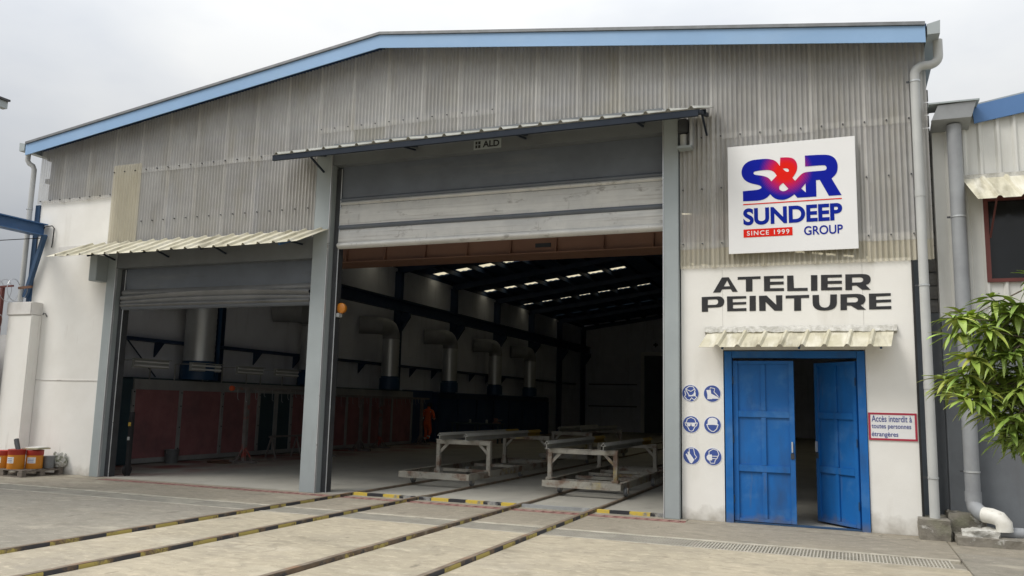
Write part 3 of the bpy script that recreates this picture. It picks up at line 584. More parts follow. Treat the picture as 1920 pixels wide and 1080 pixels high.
# blue double door
fr = MB().box(-1.73, -1.62, -.025, .16, 0, 2.60).build('door_frame', blue_door, wb)
MB().box(.18, .292, -.025, .16, 0, 2.60).build('jamb', blue_door, fr); MB().box(-1.615, .175, -.022, .16, 2.50, 2.60).build('lintel', blue_door, fr); MB().box(-1.615, .175, .0, .10, 0.002, .022).build('threshold', blue_steel, fr)
def leaf_door(hinge, w, ang, sgn):
    """leaf built in its own frame then swung about the hinge line"""
    o = bpy.data.objects.new('door', None); COL.objects.link(o); o.parent = wb; o.location = Vector(hinge) - ORG[wb.name]; o.rotation_euler = (0, 0, ang); ORG[o.name] = Vector((0, 0, 0))
    H = 2.455; x = lambda t: sgn * t
    def bx(nm, a, b, y0, y1, z0, z1, m=blue_door, bev=.004):
        a, b = sorted((x(a), x(b))); return MB().box(a, b, y0, y1, z0, z1).build(nm, m, o, bevel=bev)
    bx('door_skin', 0, w, .012, .03, .03, H)
    for (a, b) in ((0, .075), (w - .075, w)): bx('stile', a, b, -.02, .0115, .03, H)
    zz = [.03, .82, 1.64, H]; 
    for i, z in enumerate(zz):
        h = .05; z0 = max(.03, z - h); z1 = min(H, z + h)
        bx('cross_rail', .0765, w - .0765, -.018, .0115, z0, z1)
    for i in range(3): bx('mullion', w / 2 - .035, w / 2 + .035, -.016, .0115, zz[i] + (.0515 if i else .0515), zz[i + 1] - .0515)
    for zz_ in (.35, 1.25, 2.15): bx('hinge', -.012, .012, -.035, -.021, zz_ - .06, zz_ + .06, blue_steel)
    bx('lock_case', w - .065, w - .012, -.032, -.021, .98, 1.07, steel_dark); bx('handle', w - .05, w - .03, -.06, -.02, 1.08, 1.24, galv)
    return o
leaf_door((-1.612, .045, 0), .90, 0, 1); leaf_door((.17, .06, 0), .88, -R(47), -1)
# downpipes
def downpipe(pts, r, clamps, mat, parent=wb, n=16, name='downpipe'):
    o = MB().tube(pts, r, n).build(name, mat, parent, smooth=True)
    for (c, ax) in clamps:
        MB().lathe(c, [(r + .001, -.012), (r + .008, -.012), (r + .008, .012), (r + .001, .012)], 18).build('pipe_clamp', galv, o)
        MB().box(c[0] - r - .05, c[0] - r - .004, c[1] - .012, c[1] + .012, c[2] - .012, c[2] + .012).build('clamp_bolt', steel_dark, o)
    return o
px, py = 1.115, -.12
pts = [(px, py, .27), (px, py, 6.72)] + arc((px + .13, py, 6.72), .13, 180, 90, 6)[1:] + arc((px + .20, py, 6.98), .13, -90, 0, 6) + [(px + .33, py, 7.22)]
dp = downpipe(pts, .066, [((px, py, .82), 0), ((px, py, 3.54), 0), ((px, py, 6.62), 0)], pipe_grey)
for z in (2.1, 4.9): MB().lathe((px, py, z), [(.067, -.05), (.0705, -.05), (.0705, .05), (.067, .05)], 18).build('pipe_collar', pipe_grey, dp, smooth=True)
lx = -17.40
pts = [(lx, -.12, 3.75), (lx, -.12, 6.75)] + arc((lx - .12, -.12, 6.75), .12, 0, 90, 5)[1:] + [(lx - .16, -.12, 6.9), (lx - .16, -.12, 7.2)]
pts = [(-17.30, -.12, 3.6), (-17.30, -.12, 6.84), (-17.33, -.14, 6.92), (-17.40, -.18, 6.97), (-17.44, -.2, 7.04), (-17.44, -.2, 7.2)]
downpipe(pts, .055, [((-17.30, -.12, 5.9), 0)], pipe_grey)
box('corner_column', blue_steel, wb, -17.24, -17.105, -.03, .1, 3.4, 6.0)
box('corner_strip', black, wb, .968, .995, -.02, .1, .25, 3.93)  # near-black strip along the wall's right edge
# painted wall lettering
LET = """[('A',[[(-1.895,3.534),(-1.754,3.773),(-1.648,3.773),(-1.513,3.538),(-1.595,3.539),(-1.621,3.585),(-1.753,3.583),(-1.781,3.535)],[(-1.727,3.628),(-1.673,3.723),(-1.631,3.629)]]),('T',[[(-1.511,3.772),(-1.164,3.772),(-1.165,3.731),(-1.287,3.73),(-1.29,3.537),(-1.388,3.536),(-1.387,3.73),(-1.512,3.728)]]),('E',[[(-1.114,3.771),(-0.82,3.769),(-0.821,3.726),(-1.023,3.728),(-1.024,3.68),(-0.822,3.678),(-0.823,3.632),(-1.025,3.631),(-1.026,3.578),(-0.819,3.575),(-0.82,3.531),(-1.115,3.534)]]),('L',[[(-0.77,3.767),(-0.678,3.766),(-0.674,3.57),(-0.476,3.568),(-0.477,3.522),(-0.772,3.526)]]),('I',[[(-0.424,3.762),(-0.331,3.76),(-0.337,3.52),(-0.428,3.519)]]),('E',[[(-0.28,3.76),(0.016,3.756),(0.015,3.714),(-0.186,3.714),(-0.187,3.664),(0.014,3.662),(0.012,3.617),(-0.188,3.618),(-0.19,3.566),(0.012,3.565),(0.011,3.52),(-0.285,3.524)]]),('R',[[(0.064,3.756),(0.3,3.754),(0.355,3.747),(0.39,3.729),(0.411,3.697),(0.412,3.651),(0.401,3.623),(0.378,3.6),(0.342,3.588),(0.405,3.514),(0.292,3.514),(0.216,3.581),(0.153,3.583),(0.151,3.516),(0.059,3.517)],[(0.157,3.706),(0.267,3.705),(0.298,3.696),(0.31,3.682),(0.309,3.651),(0.296,3.636),(0.272,3.628),(0.154,3.628)]]),('P',[[(-2.073,3.468),(-1.807,3.472),(-1.772,3.465),(-1.744,3.445),(-1.725,3.417),(-1.721,3.39),(-1.729,3.348),(-1.749,3.32),(-1.777,3.304),(-1.827,3.296),(-1.976,3.294),(-1.976,3.23),(-2.073,3.23)],[(-1.978,3.423),(-1.852,3.427),(-1.829,3.42),(-1.818,3.401),(-1.819,3.368),(-1.83,3.35),(-1.853,3.34),(-1.979,3.337)]]),('E',[[(-1.68,3.468),(-1.387,3.466),(-1.385,3.428),(-1.591,3.424),(-1.592,3.372),(-1.387,3.374),(-1.388,3.335),(-1.589,3.332),(-1.59,3.274),(-1.385,3.276),(-1.386,3.231),(-1.678,3.231)]]),('I',[[(-1.334,3.466),(-1.241,3.467),(-1.244,3.23),(-1.338,3.228)]]),('N',[[(-1.192,3.464),(-1.079,3.465),(-0.937,3.317),(-0.941,3.465),(-0.847,3.464),(-0.852,3.224),(-0.966,3.226),(-1.095,3.365),(-1.097,3.228),(-1.192,3.227)]]),('T',[[(-0.798,3.457),(-0.458,3.46),(-0.459,3.413),(-0.574,3.413),(-0.578,3.22),(-0.679,3.218),(-0.675,3.412),(-0.798,3.413)]]),('U',[[(-0.409,3.454),(-0.316,3.455),(-0.317,3.347),(-0.312,3.308),(-0.295,3.278),(-0.269,3.264),(-0.24,3.258),(-0.208,3.262),(-0.183,3.276),(-0.167,3.303),(-0.161,3.343),(-0.156,3.456),(-0.063,3.456),(-0.067,3.327),(-0.076,3.286),(-0.099,3.251),(-0.137,3.228),(-0.185,3.217),(-0.242,3.213),(-0.298,3.218),(-0.346,3.231),(-0.383,3.256),(-0.405,3.293),(-0.41,3.335)]]),('R',[[(-0.013,3.455),(0.212,3.456),(0.266,3.449),(0.305,3.431),(0.328,3.403),(0.332,3.362),(0.32,3.328),(0.298,3.301),(0.261,3.286),(0.332,3.217),(0.22,3.217),(0.127,3.281),(0.072,3.282),(0.07,3.217),(-0.019,3.214)],[(0.077,3.404),(0.187,3.407),(0.213,3.399),(0.228,3.381),(0.227,3.354),(0.217,3.339),(0.195,3.329),(0.075,3.329)]]),('E',[[(0.381,3.454),(0.677,3.455),(0.676,3.416),(0.477,3.409),(0.475,3.358),(0.678,3.361),(0.677,3.321),(0.477,3.316),(0.475,3.261),(0.678,3.263),(0.676,3.218),(0.376,3.217)]])]"""
for (ch, polys) in eval(LET): flat_shape('letter', polys, -.004, letter_black, wb, .004)
# small bits on the walls
MB().tube([(-16.95, -.03, 5.36), (-16.85, -.05, 5.47), (-16.62, -.05, 5.48), (-16.55, -.05, 5.42), (-16.57, -.04, 5.1), (-16.60, -.03, 4.98)], .013, 6).build('cable', black, wb, smooth=True)

# ------------------------------------------------------------------ signs
LOGO_C = (.0, .0, .0)
SGX0, SGX1, SGZ0, SGZ1 = -1.625, .262, 4.12, 5.86
sg = thing('sign_board', ((SGX0 + SGX1) / 2, -.12, SGZ0), 'large white company sign with red and blue logo on the corrugated wall', 'sign')
SG_Y = -.135
MB().box(SGX0, SGX1, SG_Y, SG_Y + .02, SGZ0, SGZ1).build('panel', sign_white, sg, bevel=.003)
for x in (-1.4, .05): MB().box(x - .02, x + .02, SG_Y + .021, -.02, SGZ0 + .1, SGZ1 - .1).build('batten', steel_grey, sg)
def LG(x, y):
    u = (x - 123) / 1145; t = 95 - 25 * u; b = 1008 - 40 * u; v = (b - y) / (b - t); return (SGX0 + u * (SGX1 - SGX0), SGZ0 + v * (SGZ1 - SGZ0))
def dense(pts, it=2):
    """corner-cutting smoothing; a point given with a third item stays sharp"""
    P = [(p[0], p[1], len(p) > 2) for p in pts]
    for _ in range(it):
        Q = []; n = len(P)
        for i in range(n):
            a = P[i]
            if a[2]: Q.append(a)
            else:
                p0 = P[i - 1]; p1 = P[(i + 1) % n]
                Q.append((a[0] * .75 + p0[0] * .25, a[1] * .75 + p0[1] * .25, False)); Q.append((a[0] * .75 + p1[0] * .25, a[1] * .75 + p1[1] * .25, False))
        P = Q
    return [LG(a[0], a[1]) for a in P]
outer = [(262, 565, 1), (262, 480, 1), (390, 474), (428, 466), (436, 450), (415, 434), (335, 416), (280, 388), (252, 345), (253, 292), (283, 247), (340, 220), (420, 215), (500, 215), (555, 230), (585, 253), (605, 283, 1), (610, 212, 1), (680, 212), (728, 224), (756, 258), (762, 300), (750, 342), (715, 385, 1), (738, 412, 1), (765, 385), (800, 354), (840, 342), (990, 339), (1013, 333), (1019, 316), (1010, 298), (990, 293), (830, 297, 1), (830, 207, 1), (1000, 207), (1066, 220), (1106, 260), (1116, 315), (1103, 368), (1057, 405, 1), (1138, 542, 1), (1030, 545, 1), (955, 412, 1), (922, 413, 1), (922, 547, 1), (755, 552, 1), (728, 522, 1), (690, 548), (635, 567), (575, 561), (535, 540), (512, 513, 1), (480, 545), (430, 562), (370, 565)]
h1 = [(390, 312), (505, 308), (550, 325), (575, 362, 1), (525, 407, 1), (500, 375), (450, 357), (385, 347), (364, 340), (362, 322)]
h2 = [(650, 303), (672, 305), (686, 318), (684, 332), (668, 335), (650, 325, 1), (630, 305, 1)]
h3 = [(630, 424, 1), (677, 475, 1), (652, 492), (620, 494), (597, 480), (592, 460), (605, 440)]
h4 = [(790, 477, 1), (830, 436, 1), (830, 511, 1)]
lc = LG(655, 330); o_ = ORG[sg.name]; LOGO_C = (lc[0] - o_[0], SG_Y - .003 - o_[1], lc[1] - o_[2])
flat_shape('logo_lettering', [dense(q) for q in (outer, h1, h2, h3, h4)], SG_Y - .003, logo_material(), sg, .003)
def lbox(x0, y0, x1, y1): a = LG(x0, y1); b = LG(x1, y0); return (a[0], b[0], (a[1] + LG(x1, y1)[1]) / 2, (b[1] + LG(x0, y0)[1]) / 2)
flat_shape('rule_line', [[LG(262, 590), LG(1140, 565), LG(1140, 573), LG(262, 598)]], SG_Y - .003, logo_red, sg, .003)
text_shape('name_lettering', 'SUNDEEP', lbox(262, 615, 1140, 757), SG_Y - .003, logo_blue, sg, .036, .003)
text_shape('name_lettering', 'GROUP', lbox(806, 781, 1140, 853), SG_Y - .003, logo_blue, sg, .016, .003)
a = lbox(262, 797, 704, 864); flat_shape('date_band', [[(a[0], a[2]), (a[1], a[2]), (a[1], a[3]), (a[0], a[3])]], SG_Y - .003, logo_red, sg, .003)
text_shape('date_lettering', 'SINCE 1999', lbox(294, 812, 676, 850), SG_Y - .006, sign_white, sg, .012, .003, 1.25)
# door maker's plate
pl = thing('maker_plate', (-5.85, -.085, 6.235), 'small grey plate with black letters ALD on the header of the tall door', 'sign')
MB().box(-6.12, -5.58, -.092, -.082, 6.255, 6.425).build('panel', steel_grey, pl)
text_shape('lettering', 'ALD', (-5.94, -5.615, 6.285, 6.405), -.0945, letter_black, pl, .03, .003)
for (x0, x1, z0, z1) in ((-6.085, -6.045, 6.28, 6.335), (-6.085, -6.045, 6.35, 6.405), (-6.03, -5.985, 6.28, 6.335), (-6.03, -5.985, 6.35, 6.405)): MB().box(x0, x1, -.096, -.0935, z0, z1).build('emblem_bar', letter_black, pl)
# prohibited-entry notice
nt_ = thing('notice_sign', (.635, -.01, 1.31), 'painted notice with red border and blue French text beside the blue door', 'sign')
MB().box(.31, .95, -.010, -.001, 1.31, 1.705).build('panel', sign_white, nt_)
flat_shape('border', [[(.31, 1.31), (.95, 1.31), (.95, 1.705), (.31, 1.705)], [(.338, 1.338), (.922, 1.338), (.922, 1.677), (.338, 1.677)]], -.0125, notice_red, nt_, .003)
for (s, b) in (('Accès interdit à', (.355, .885, 1.575, 1.665)), ('toutes personnes', (.352, .872, 1.46, 1.535)), ('étrangères', (.350, .70, 1.345, 1.43))): text_shape('lettering', s, b, -.0125, notice_blue, nt_, .005, .003)
# safety stickers
def ST(cx, cz, x, y, ox, oy): return (cx + (x - ox) * .00147, cz - (y - oy) * .00147)
stk = [(-2.262, 1.940, 200, 210, 'round blue safety sticker showing a full face mask', [
          ('s', [(150, 165), (190, 135), (230, 140), (250, 175), (240, 215), (215, 235), (185, 232), (150, 170)], 9), ('s', [(140, 185), (150, 230), (135, 245), (165, 280), (195, 285), (212, 258), (240, 282), (268, 250), (245, 235), (180, 240)], 10), ('s', [(145, 165), (205, 190), (245, 165)], 8), ('p', [(236, 205), (256, 200), (256, 240), (240, 240)])]),
       (-1.925, 1.940, 434, 215, 'round blue safety sticker showing work boots', [
          ('p', [(373, 178), (420, 176), (424, 215), (470, 238), (503, 258), (503, 270), (440, 268), (430, 274), (383, 274), (385, 228)]), ('s', [(412, 172), (416, 152), (462, 162), (454, 198), (478, 222), (500, 248)], 8)]),
       (-2.255, 1.455, 205, 540, 'round blue safety sticker showing goggles on a head', [
          ('s', [(155, 520), (165, 485), (205, 466), (245, 485), (256, 520), (272, 522), (262, 555), (248, 560), (225, 605), (207, 612), (188, 605), (165, 560), (148, 552), (142, 522), (155, 520)], 8), ('c', (182, 542, 20)), ('c', (228, 542, 20)), ('p', [(150, 522), (262, 522), (262, 532), (150, 532)])]),
       (-1.925, 1.455, 436, 550, 'round blue safety sticker showing a hard hat', [
          ('p', [(372, 545), (386, 538), (388, 500), (405, 480), (436, 472), (468, 480), (488, 500), (488, 538), (500, 545), (500, 552), (440, 548), (372, 552)]), ('s', [(380, 552), (395, 590), (425, 615), (450, 618), (480, 590), (493, 552)], 8)]),
       (-2.252, .970, 210, 874, 'round blue safety sticker showing gloves', [
          ('p', [(148, 862), (158, 852), (176, 870), (168, 835), (180, 832), (240, 915), (212, 955), (192, 945)]), ('s', [(190, 850), (185, 800), (232, 798), (245, 860), (265, 885), (245, 908)], 8)]),
       (-1.922, .970, 436, 888, 'round blue safety sticker showing a dust mask in profile', [
          ('s', [(395, 865), (395, 835), (440, 808), (480, 820), (497, 860), (480, 900), (458, 925), (452, 955), (410, 955), (402, 930)], 8), ('p', [(370, 890), (385, 868), (425, 865), (427, 925), (392, 930), (372, 912)]), ('s', [(425, 882), (492, 882)], 7), ('s', [(425, 908), (470, 905)], 7)])]
for (cx, cz, ox, oy, lab, shp) in stk:
    t = thing('safety_sticker', (cx, -.004, cz), lab + ' on the white wall', 'sticker', 'safety stickers beside the blue door')
    circ = lambda r, c=(cx, cz): [(c[0] + r * math.cos(2 * math.pi * k / 40), c[1] + r * math.sin(2 * math.pi * k / 40)) for k in range(40)]
    flat_shape('backing', [circ(.137)], -.003, stick_white, t, .002); flat_shape('disc', [circ(.127)], -.0055, stick_blue, t, .002)
    for i, q in enumerate(shp):
        y = -.008 - .0012 * i
        if q[0] == 'p': flat_shape('pictogram', [[ST(cx, cz, a[0], a[1], ox, oy) for a in q[1]]], y, stick_white, t, .001)
        elif q[0] == 's': flat_shape('pictogram', stroke([ST(cx, cz, a[0], a[1], ox, oy) for a in q[1]], q[2] * .00147), y, stick_white, t, .001)
        else:
            c = ST(cx, cz, q[1][0], q[1][1], ox, oy); flat_shape('pictogram', [circ(q[1][2] * .00147, c)], y, stick_white, t, .001)
#@@PART2@@
# ------------------------------------------------------------------ yard fittings
rail_lab = ['striped rail in the yard, outermost and nearest the left door post', 'striped rail in the yard, second counted from the pallet side', 'rusty striped rail running under the tall door, third counted from the pallet side', 'striped rail in the yard, closest to the blue door']
for i, x in enumerate(rails_x):
    r_ = thing('floor_rail', (x, 0, 0), rail_lab[i], 'rail', 'trolley rails crossing the threshold')
    MB().box(x - .032, x + .038, -26, .35, -.05, .038)  .build('rail_web', rail_worn if i == 2 else rail_paint, r_, bevel=.004)
    MB().box(x - .036, x + .030, -26, .35, .0385, .046).build('rail_head', rail_top, r_)
    MB().box(x - .03, x + .03, .352, 34, -.05, .04).build('inner_rail', rail_top, r_, bevel=.004)
# drainage channel with gratings
dc = thing('drain_channel', (-11, -2.3, 0), 'long drainage channel with steel gratings across the concrete yard', 'drain')
MB().box(-23.9, 1.16, GY0 + .06, GY1 - .105, -.09, -.055).build('channel_bed', apron_m, dc)
for (a, b) in ((GY0 - .0, GY0 + .055), (GY1 - .10, GY1 + .0)): MB().box(-23.9, 1.2, a, b, -.15, .001).build('channel_edge', pale_edge, dc)
grate_me = None; x = -23.9; k = 0
while x < 1.1:
    w = min(1.0, 1.15 - x)
    if grate_me is None or w < .99:
        mb = MB(); ya, yb_ = GY0 + .06, GY1 - .105
        for q in range(int(w / .04)):
            mb.box(x + .012 + q * .04, x + .028 + q * .04, ya, yb_, -.035, -.002)
        for q in range(5): yy = ya + (yb_ - ya) * q / 4; mb.box(x + .004, x + w - .004, max(ya, yy - .006), min(yb_, yy + .006), -.036, -.0035)
        o = mb.build('grating', grate_m, dc, fix=False)
        if w > .99: grate_me = o; gx0 = x
    else:
        o = grate_me.copy(); COL.objects.link(o); o.parent = dc; o.location = (x - gx0, 0, random.uniform(-.003, .002))
    x += 1.0; k += 1
# toothed red door track
tk = thing('door_track', (-8.2, -.34, 0), 'red oxide toothed steel track set in the concrete before both doors', 'track')
MB().box(-14.1, -2.3, -.455, -.245, -.15, -.012).build('track_bed', red_track, tk); 
for (a, b) in ((-.455, -.42), (-.28, -.245)): MB().box(-14.1, -2.3, a, b, -.0115, .006).build('track_lip', red_track, tk)
th = MB(); x = -14.05
while x < -2.4:
    if all(abs(x + .05 - q) > .12 for q in rails_x): th.prism([(x, -.419, .004), (x + .075, -.419, .004), (x + .115, -.281, .004), (x + .04, -.281, .004)], (0, 0, -.015))
    x += .17
o = th.build('track_teeth', red_track, tk); o['kind'] = 'stuff'
# threshold angles
for (a, b, lab, m) in ((-8.36, -7.13, 'short black and yellow threshold angle at the foot of the grey centre post', angle_paint), (-7.02, -5.21, 'black and yellow threshold angle between the two trolley tracks', angle_paint), (-5.08, -3.92, 'bare steel threshold angle lying in front of the right trolley', angle_plain), (-3.78, -2.70, 'black and yellow threshold angle beside the grey post of the blue door wall', angle_paint)):
    t = thing('threshold_angle', ((a + b) / 2, .03, 0), lab, 'threshold', 'threshold angles of the tall door')
    MB().box(a, b, .008, .018, -.04, .05).build('upright_flange', m, t); MB().box(a, b, .0185, .10, .041, .05).build('top_flange', m, t)

# ------------------------------------------------------------------ trolleys
def trolley(x0, x1, y0, y1, px0, px1, py0, py1, ztop, railx, ry0, ry1, label, yellow=True, wheels_x=None, nrung=4):
    t = thing('rail_trolley', ((x0 + x1) / 2, (y0 + y1) / 2, 0), label, 'trolley', 'steel trolleys on the workshop rails')
    zb, zt = .165, .29
    def cbeam(nm, a, b, w=.07, h=.13):
        mb = MB(); p0, p1 = Vector(a), Vector(b); d = (p1 - p0).normalized(); s_ = d.cross(Vector((0, 0, 1)))
        mb.bar(p0, p1, .008, h); mb.bar(p0 + Vector((0, 0, h / 2 - .004)) - s_ * w / 2, p1 + Vector((0, 0, h / 2 - .004)) - s_ * w / 2, w - .009, .008); mb.bar(p0 - Vector((0, 0, h / 2 - .004)) - s_ * w / 2, p1 - Vector((0, 0, h / 2 - .004)) - s_ * w / 2, w - .009, .008)
        return mb.build(nm, trolley_m, t)
    zc = (zb + zt) / 2
    cbeam('side_beam', (x0 + .004, y1, zc), (x0 + .004, y0, zc)); cbeam('side_beam', (x1 - .004, y0, zc), (x1 - .004, y1, zc))
    cbeam('end_beam', (x0 + .01, y0 + .004, zc), (x1 - .01, y0 + .004, zc)); cbeam('end_beam', (x1 - .01, y1 - .004, zc), (x0 + .01, y1 - .004, zc))
    for k in range(1, nrung + 1):
        y = y0 + (y1 - y0) * k / (nrung + 1); MB().box(x0 + .08, x1 - .08, y - .03, y + .03, zb + .015, zt - .045).build('cross_member', trolley_m, t)
    for y in (py0, py1):
        w = .085
        for xa in (px0, px1 - w):
            lg = MB().box(xa, xa + w, y - .05, y + .05, zt + .001, ztop - .101).build('leg', trolley_m, t, bevel=.006)
            MB().box(xa - .025, xa + w + .025, y - .075, y + .075, zb + .03, zt + .0095).build('foot_plate', trolley_m, lg)
        MB().box(px0, px1, y - .05, y + .05, ztop - .10, ztop - .012).build('crossbar', trolley_m, t, bevel=.006); MB().box(px0 - .015, px1 + .015, y - .058, y + .058, ztop - .0115, ztop).build('top_plate', trolley_m, t)
        for (xa, s_) in ((px0 + w + .001, 1), (px1 - w - .001, -1)):
            MB().prism([(xa, y - .02, ztop - .30), (xa + s_ * .20, y - .02, ztop - .101), (xa + s_ * .12, y - .02, ztop - .101), (xa, y - .02, ztop - .22)], (0, .04, 0)).build('knee_brace', trolley_m, t)
    for rx in railx:
        cut = ry1 - .9 if yellow else ry1
        def seg(nm, a, b, m, par):
            z = ztop + .001; mb = MB().box(rx - .05, rx + .05, a, b, z, z + .008).box(rx - .005, rx + .005, a, b, z + .009, z + .088)
            q = [(rx - .052, z + .088), (rx + .052, z + .088), (rx, z + .150)]; q2 = [(rx - .036, z + .095), (rx + .036, z + .095), (rx, z + .138)]
            n = len(mb.v); mb.v += [(u[0], a, u[1]) for u in q] + [(u[0], a, u[1]) for u in q2] + [(u[0], b, u[1]) for u in q] + [(u[0], b, u[1]) for u in q2]
            for i in range(3):
                j = (i + 1) % 3; mb.f += [(n + i, n + j, n + 6 + j, n + 6 + i), (n + 3 + i, n + 9 + i, n + 9 + j, n + 3 + j), (n + i, n + 3 + i, n + 3 + j, n + j), (n + 6 + i, n + 6 + j, n + 9 + j, n + 9 + i)]
            return mb.build(nm, m, par)
        so = seg('support_rail', ry0, cut, trolley_rail_m, t)
        if yellow: seg('painted_end', cut + .001, ry1, yellow_end, so)
    for wy in (y0 + .28, y0 + .55 + (y1 - y0 - .56) * .5, y1 - .28):
        for wx in wheels_x:
            wh = MB().lathe((wx - .03, wy, .126), [(0, 0), (.08, 0), (.085, .008), (.085, .052), (.08, .06), (0, .06)], 20, 'x').build('wheel', tin_grey, t, smooth=True)
            MB().box(wx - .05, wx - .034, wy - .05, wy + .05, .1, .2).build('fork', trolley_m, wh); MB().box(wx + .034, wx + .05, wy - .05, wy + .05, .1, .2).build('fork', trolley_m, wh)
    return t
trolley(-8.62, -7.02, 2.1, 7.6, -8.27, -7.0, 3.15, 6.95, .92, (-8.03, -7.42), 2.75, 7.35, 'scuffed grey steel trolley nearest the orange clad worker', wheels_x=(-8.42, -7.08), nrung=2)
trolley(-5.42, -3.88, 1.95, 6.75, -5.52, -4.10, 2.6, 6.2, .86, (-5.44, -4.30), 2.25, 6.45, 'grey steel trolley with yellow rail ends closest to the grey right post', wheels_x=(-5.15, -3.85))
trolley(-8.50, -7.0, 10.3, 15.2, -8.33, -7.06, 11.0, 14.6, .92, (-8.05, -7.35), 10.8, 15.0, 'grey steel trolley standing deepest inside the dark hall', yellow=False, wheels_x=(-8.42, -7.08))

# ------------------------------------------------------------------ paint booths and everything on the side wall
pb = thing('paint_booth', (-16.7, 16, 0), 'long spray booth with dark red filter panels seen through the smaller door', 'paint booth')
BXF = -16.42; y = 2.5; k = 0; PY = []
MB().box(-16.96, BXF - .06, 2.5, 16.95, .02, 2.16).build('booth_body', booth_teal, pb)
MB().box(-16.96, BXF - .01, 1.55, 2.49, .02, 2.12).build('end_cabinet', booth_teal, pb, bevel=.01)
MB().box(BXF - .06, BXF + .02, 2.5, 16.95, 1.86, 2.12).build('top_fascia', booth_grey, pb); MB().box(BXF - .06, BXF + .02, 2.5, 16.95, .03, .15).build('bottom_rail', booth_grey, pb)
for y in [2.5 + 1.6 * q for q in range(10)]:
    gap = 3 < (y - 2.5) / 1.6 < 3.2
    st = MB().box(BXF - .055, BXF + .03, y - .05, y + .05, .151, 1.859).build('stile', booth_grey, pb)
    if y < 10:
        for z in (.35, .9, 1.45, 1.8): MB().box(BXF + .031, BXF + .045, y - .015, y + .015, z - .015, z + .015).build('bolt', black, st)
    if y < 16.5: MB().box(BXF - .058, BXF - .01, y + .051, y + 1.549, .151, 1.859).build('filter_panel', filter_red if int((y - 2.5) / 1.6 + .1) != 3 else booth_teal, pb)
MB().box(BXF - .05, BXF + .035, 8.05, 8.2, .152, 1.858).build('stile', booth_grey, pb)
pb2 = thing('paint_booth', (-16.75, 27, 0), 'dark blue booth row deep in the hall beneath the far ducts', 'paint booth')
MB().box(-16.97, -16.55, 19.4, 34, .02, 2.16).build('booth_body', navy, pb2); MB().box(-16.55, -16.48, 19.4, 34, 1.9, 2.12).build('top_fascia', navy_steel, pb2); MB().box(-16.97, -16.74, 17.05, 19.38, .02, 2.2).build('dark_backdrop', navy, pb2)  # last box added as a dark backdrop so the gap by the worker stays dark
for q in range(8): y = 19.42 + 2.08 * q; MB().box(-16.549, -16.48, y, y + .08, .02, 1.899).build('stile', navy_steel, pb2)
# light fixtures leaning over the booth front
fx = thing('strip_light', (-15.85, 2.45, 2.4), 'twin tube strip light over the first booth panel', 'light fixture', 'strip lights above the booth')
MB().box(-15.93, -15.90, 1.9, 3.06, 2.38, 2.58).box(-15.929, -15.80, 1.9, 3.06, 2.581, 2.60).build('housing', lamp_white, fx)
for z in (2.43, 2.53): MB().tube([(-15.86, 1.94, z), (-15.86, 3.02, z)], .024, 8).build('tube', frame_white, fx, smooth=True)
for y in (1.95, 3.0): MB().bar((-16.44, y, 2.13), (-16.44, y, 2.55), .03, .03).bar((-16.44, y, 2.555), (-15.935, y, 2.555), .03, .02).build('arm', booth_grey, fx)
labs = ['second strip light along the booth, beneath the wide duct', 'third strip light along the booth', 'fourth strip light along the booth, beside the grey centre post']
for k, dy in enumerate((1.9, 3.7, 5.4)): c = copy_tree(fx, (0, dy, 0)); c['label'] = labs[k]
duct_dark = M('dull_dark_duct', (.30, .31, .33), (.24, .25, .27), 3, .6)
# spiral exhaust ducts
def duct(y, label, big=True):
    cx, r = -16.32, (.40 if big else .33)
    t = thing('exhaust_duct', (cx, y, 2.16), label, 'duct', 'exhaust ducts over the spray booths')
    MB().lathe((cx, y, 2.165), [(r + .06, 0), (r + .06, .42), (r + .01, .44), (r + .01, .5)], 24).build('collar', collar_blue, t, smooth=True)
    prof = [(r + (.008 if q % 2 else 0), .44 + .075 * q) for q in range(21)]
    MB().lathe((cx, y, 2.16), prof, 28).build('riser', galv, t, smooth=True)
    zt = 2.16 + .44 + .075 * 20
    MB().tube([(cx, y, zt), (cx, y, zt + .05)] + arc((cx, y - .40, zt + .05), .40, 0, 90, 6, ('y', 'z'))[1:] + [(cx, y - .9, zt + .45), (-16.98, y - 1.3, zt + .45)], r, 20).build('elbow', duct_dark, t, smooth=True)
    if y < 6: MB().tube([(cx + .1, y + .62, 2.17), (cx + .1, y + .62, 5.2)], .05, 8).build('conduit', collar_blue, t, smooth=True)
dl = ['wide galvanised spiral duct seen through the smaller door', 'exhaust duct mostly hidden by the grey centre post', 'galvanised duct nearest the centre post inside the tall door', 'galvanised duct, second inside the tall door', 'galvanised duct, third inside the tall door', 'galvanised duct farthest into the hall']
for q, y in enumerate((4.55, 9.75, 14.85, 20.1, 25.3, 30.3)): duct(y, dl[q], q < 2)
# cable tray
ct = thing('cable_tray', (-16.9, 16, 3.1), 'dark cable tray on brackets running along the side wall', 'cable tray')
MB().box(-16.98, -16.62, .8, 40, 3.10, 3.18).build('tray', navy_steel, ct)
for q in range(14): y = 1.6 + 2.0 * q; MB().prism([(-16.98, y, 3.099), (-16.66, y, 3.099), (-16.98, y, 2.72)], (0, .05, 0)).build('bracket', navy_steel, ct)
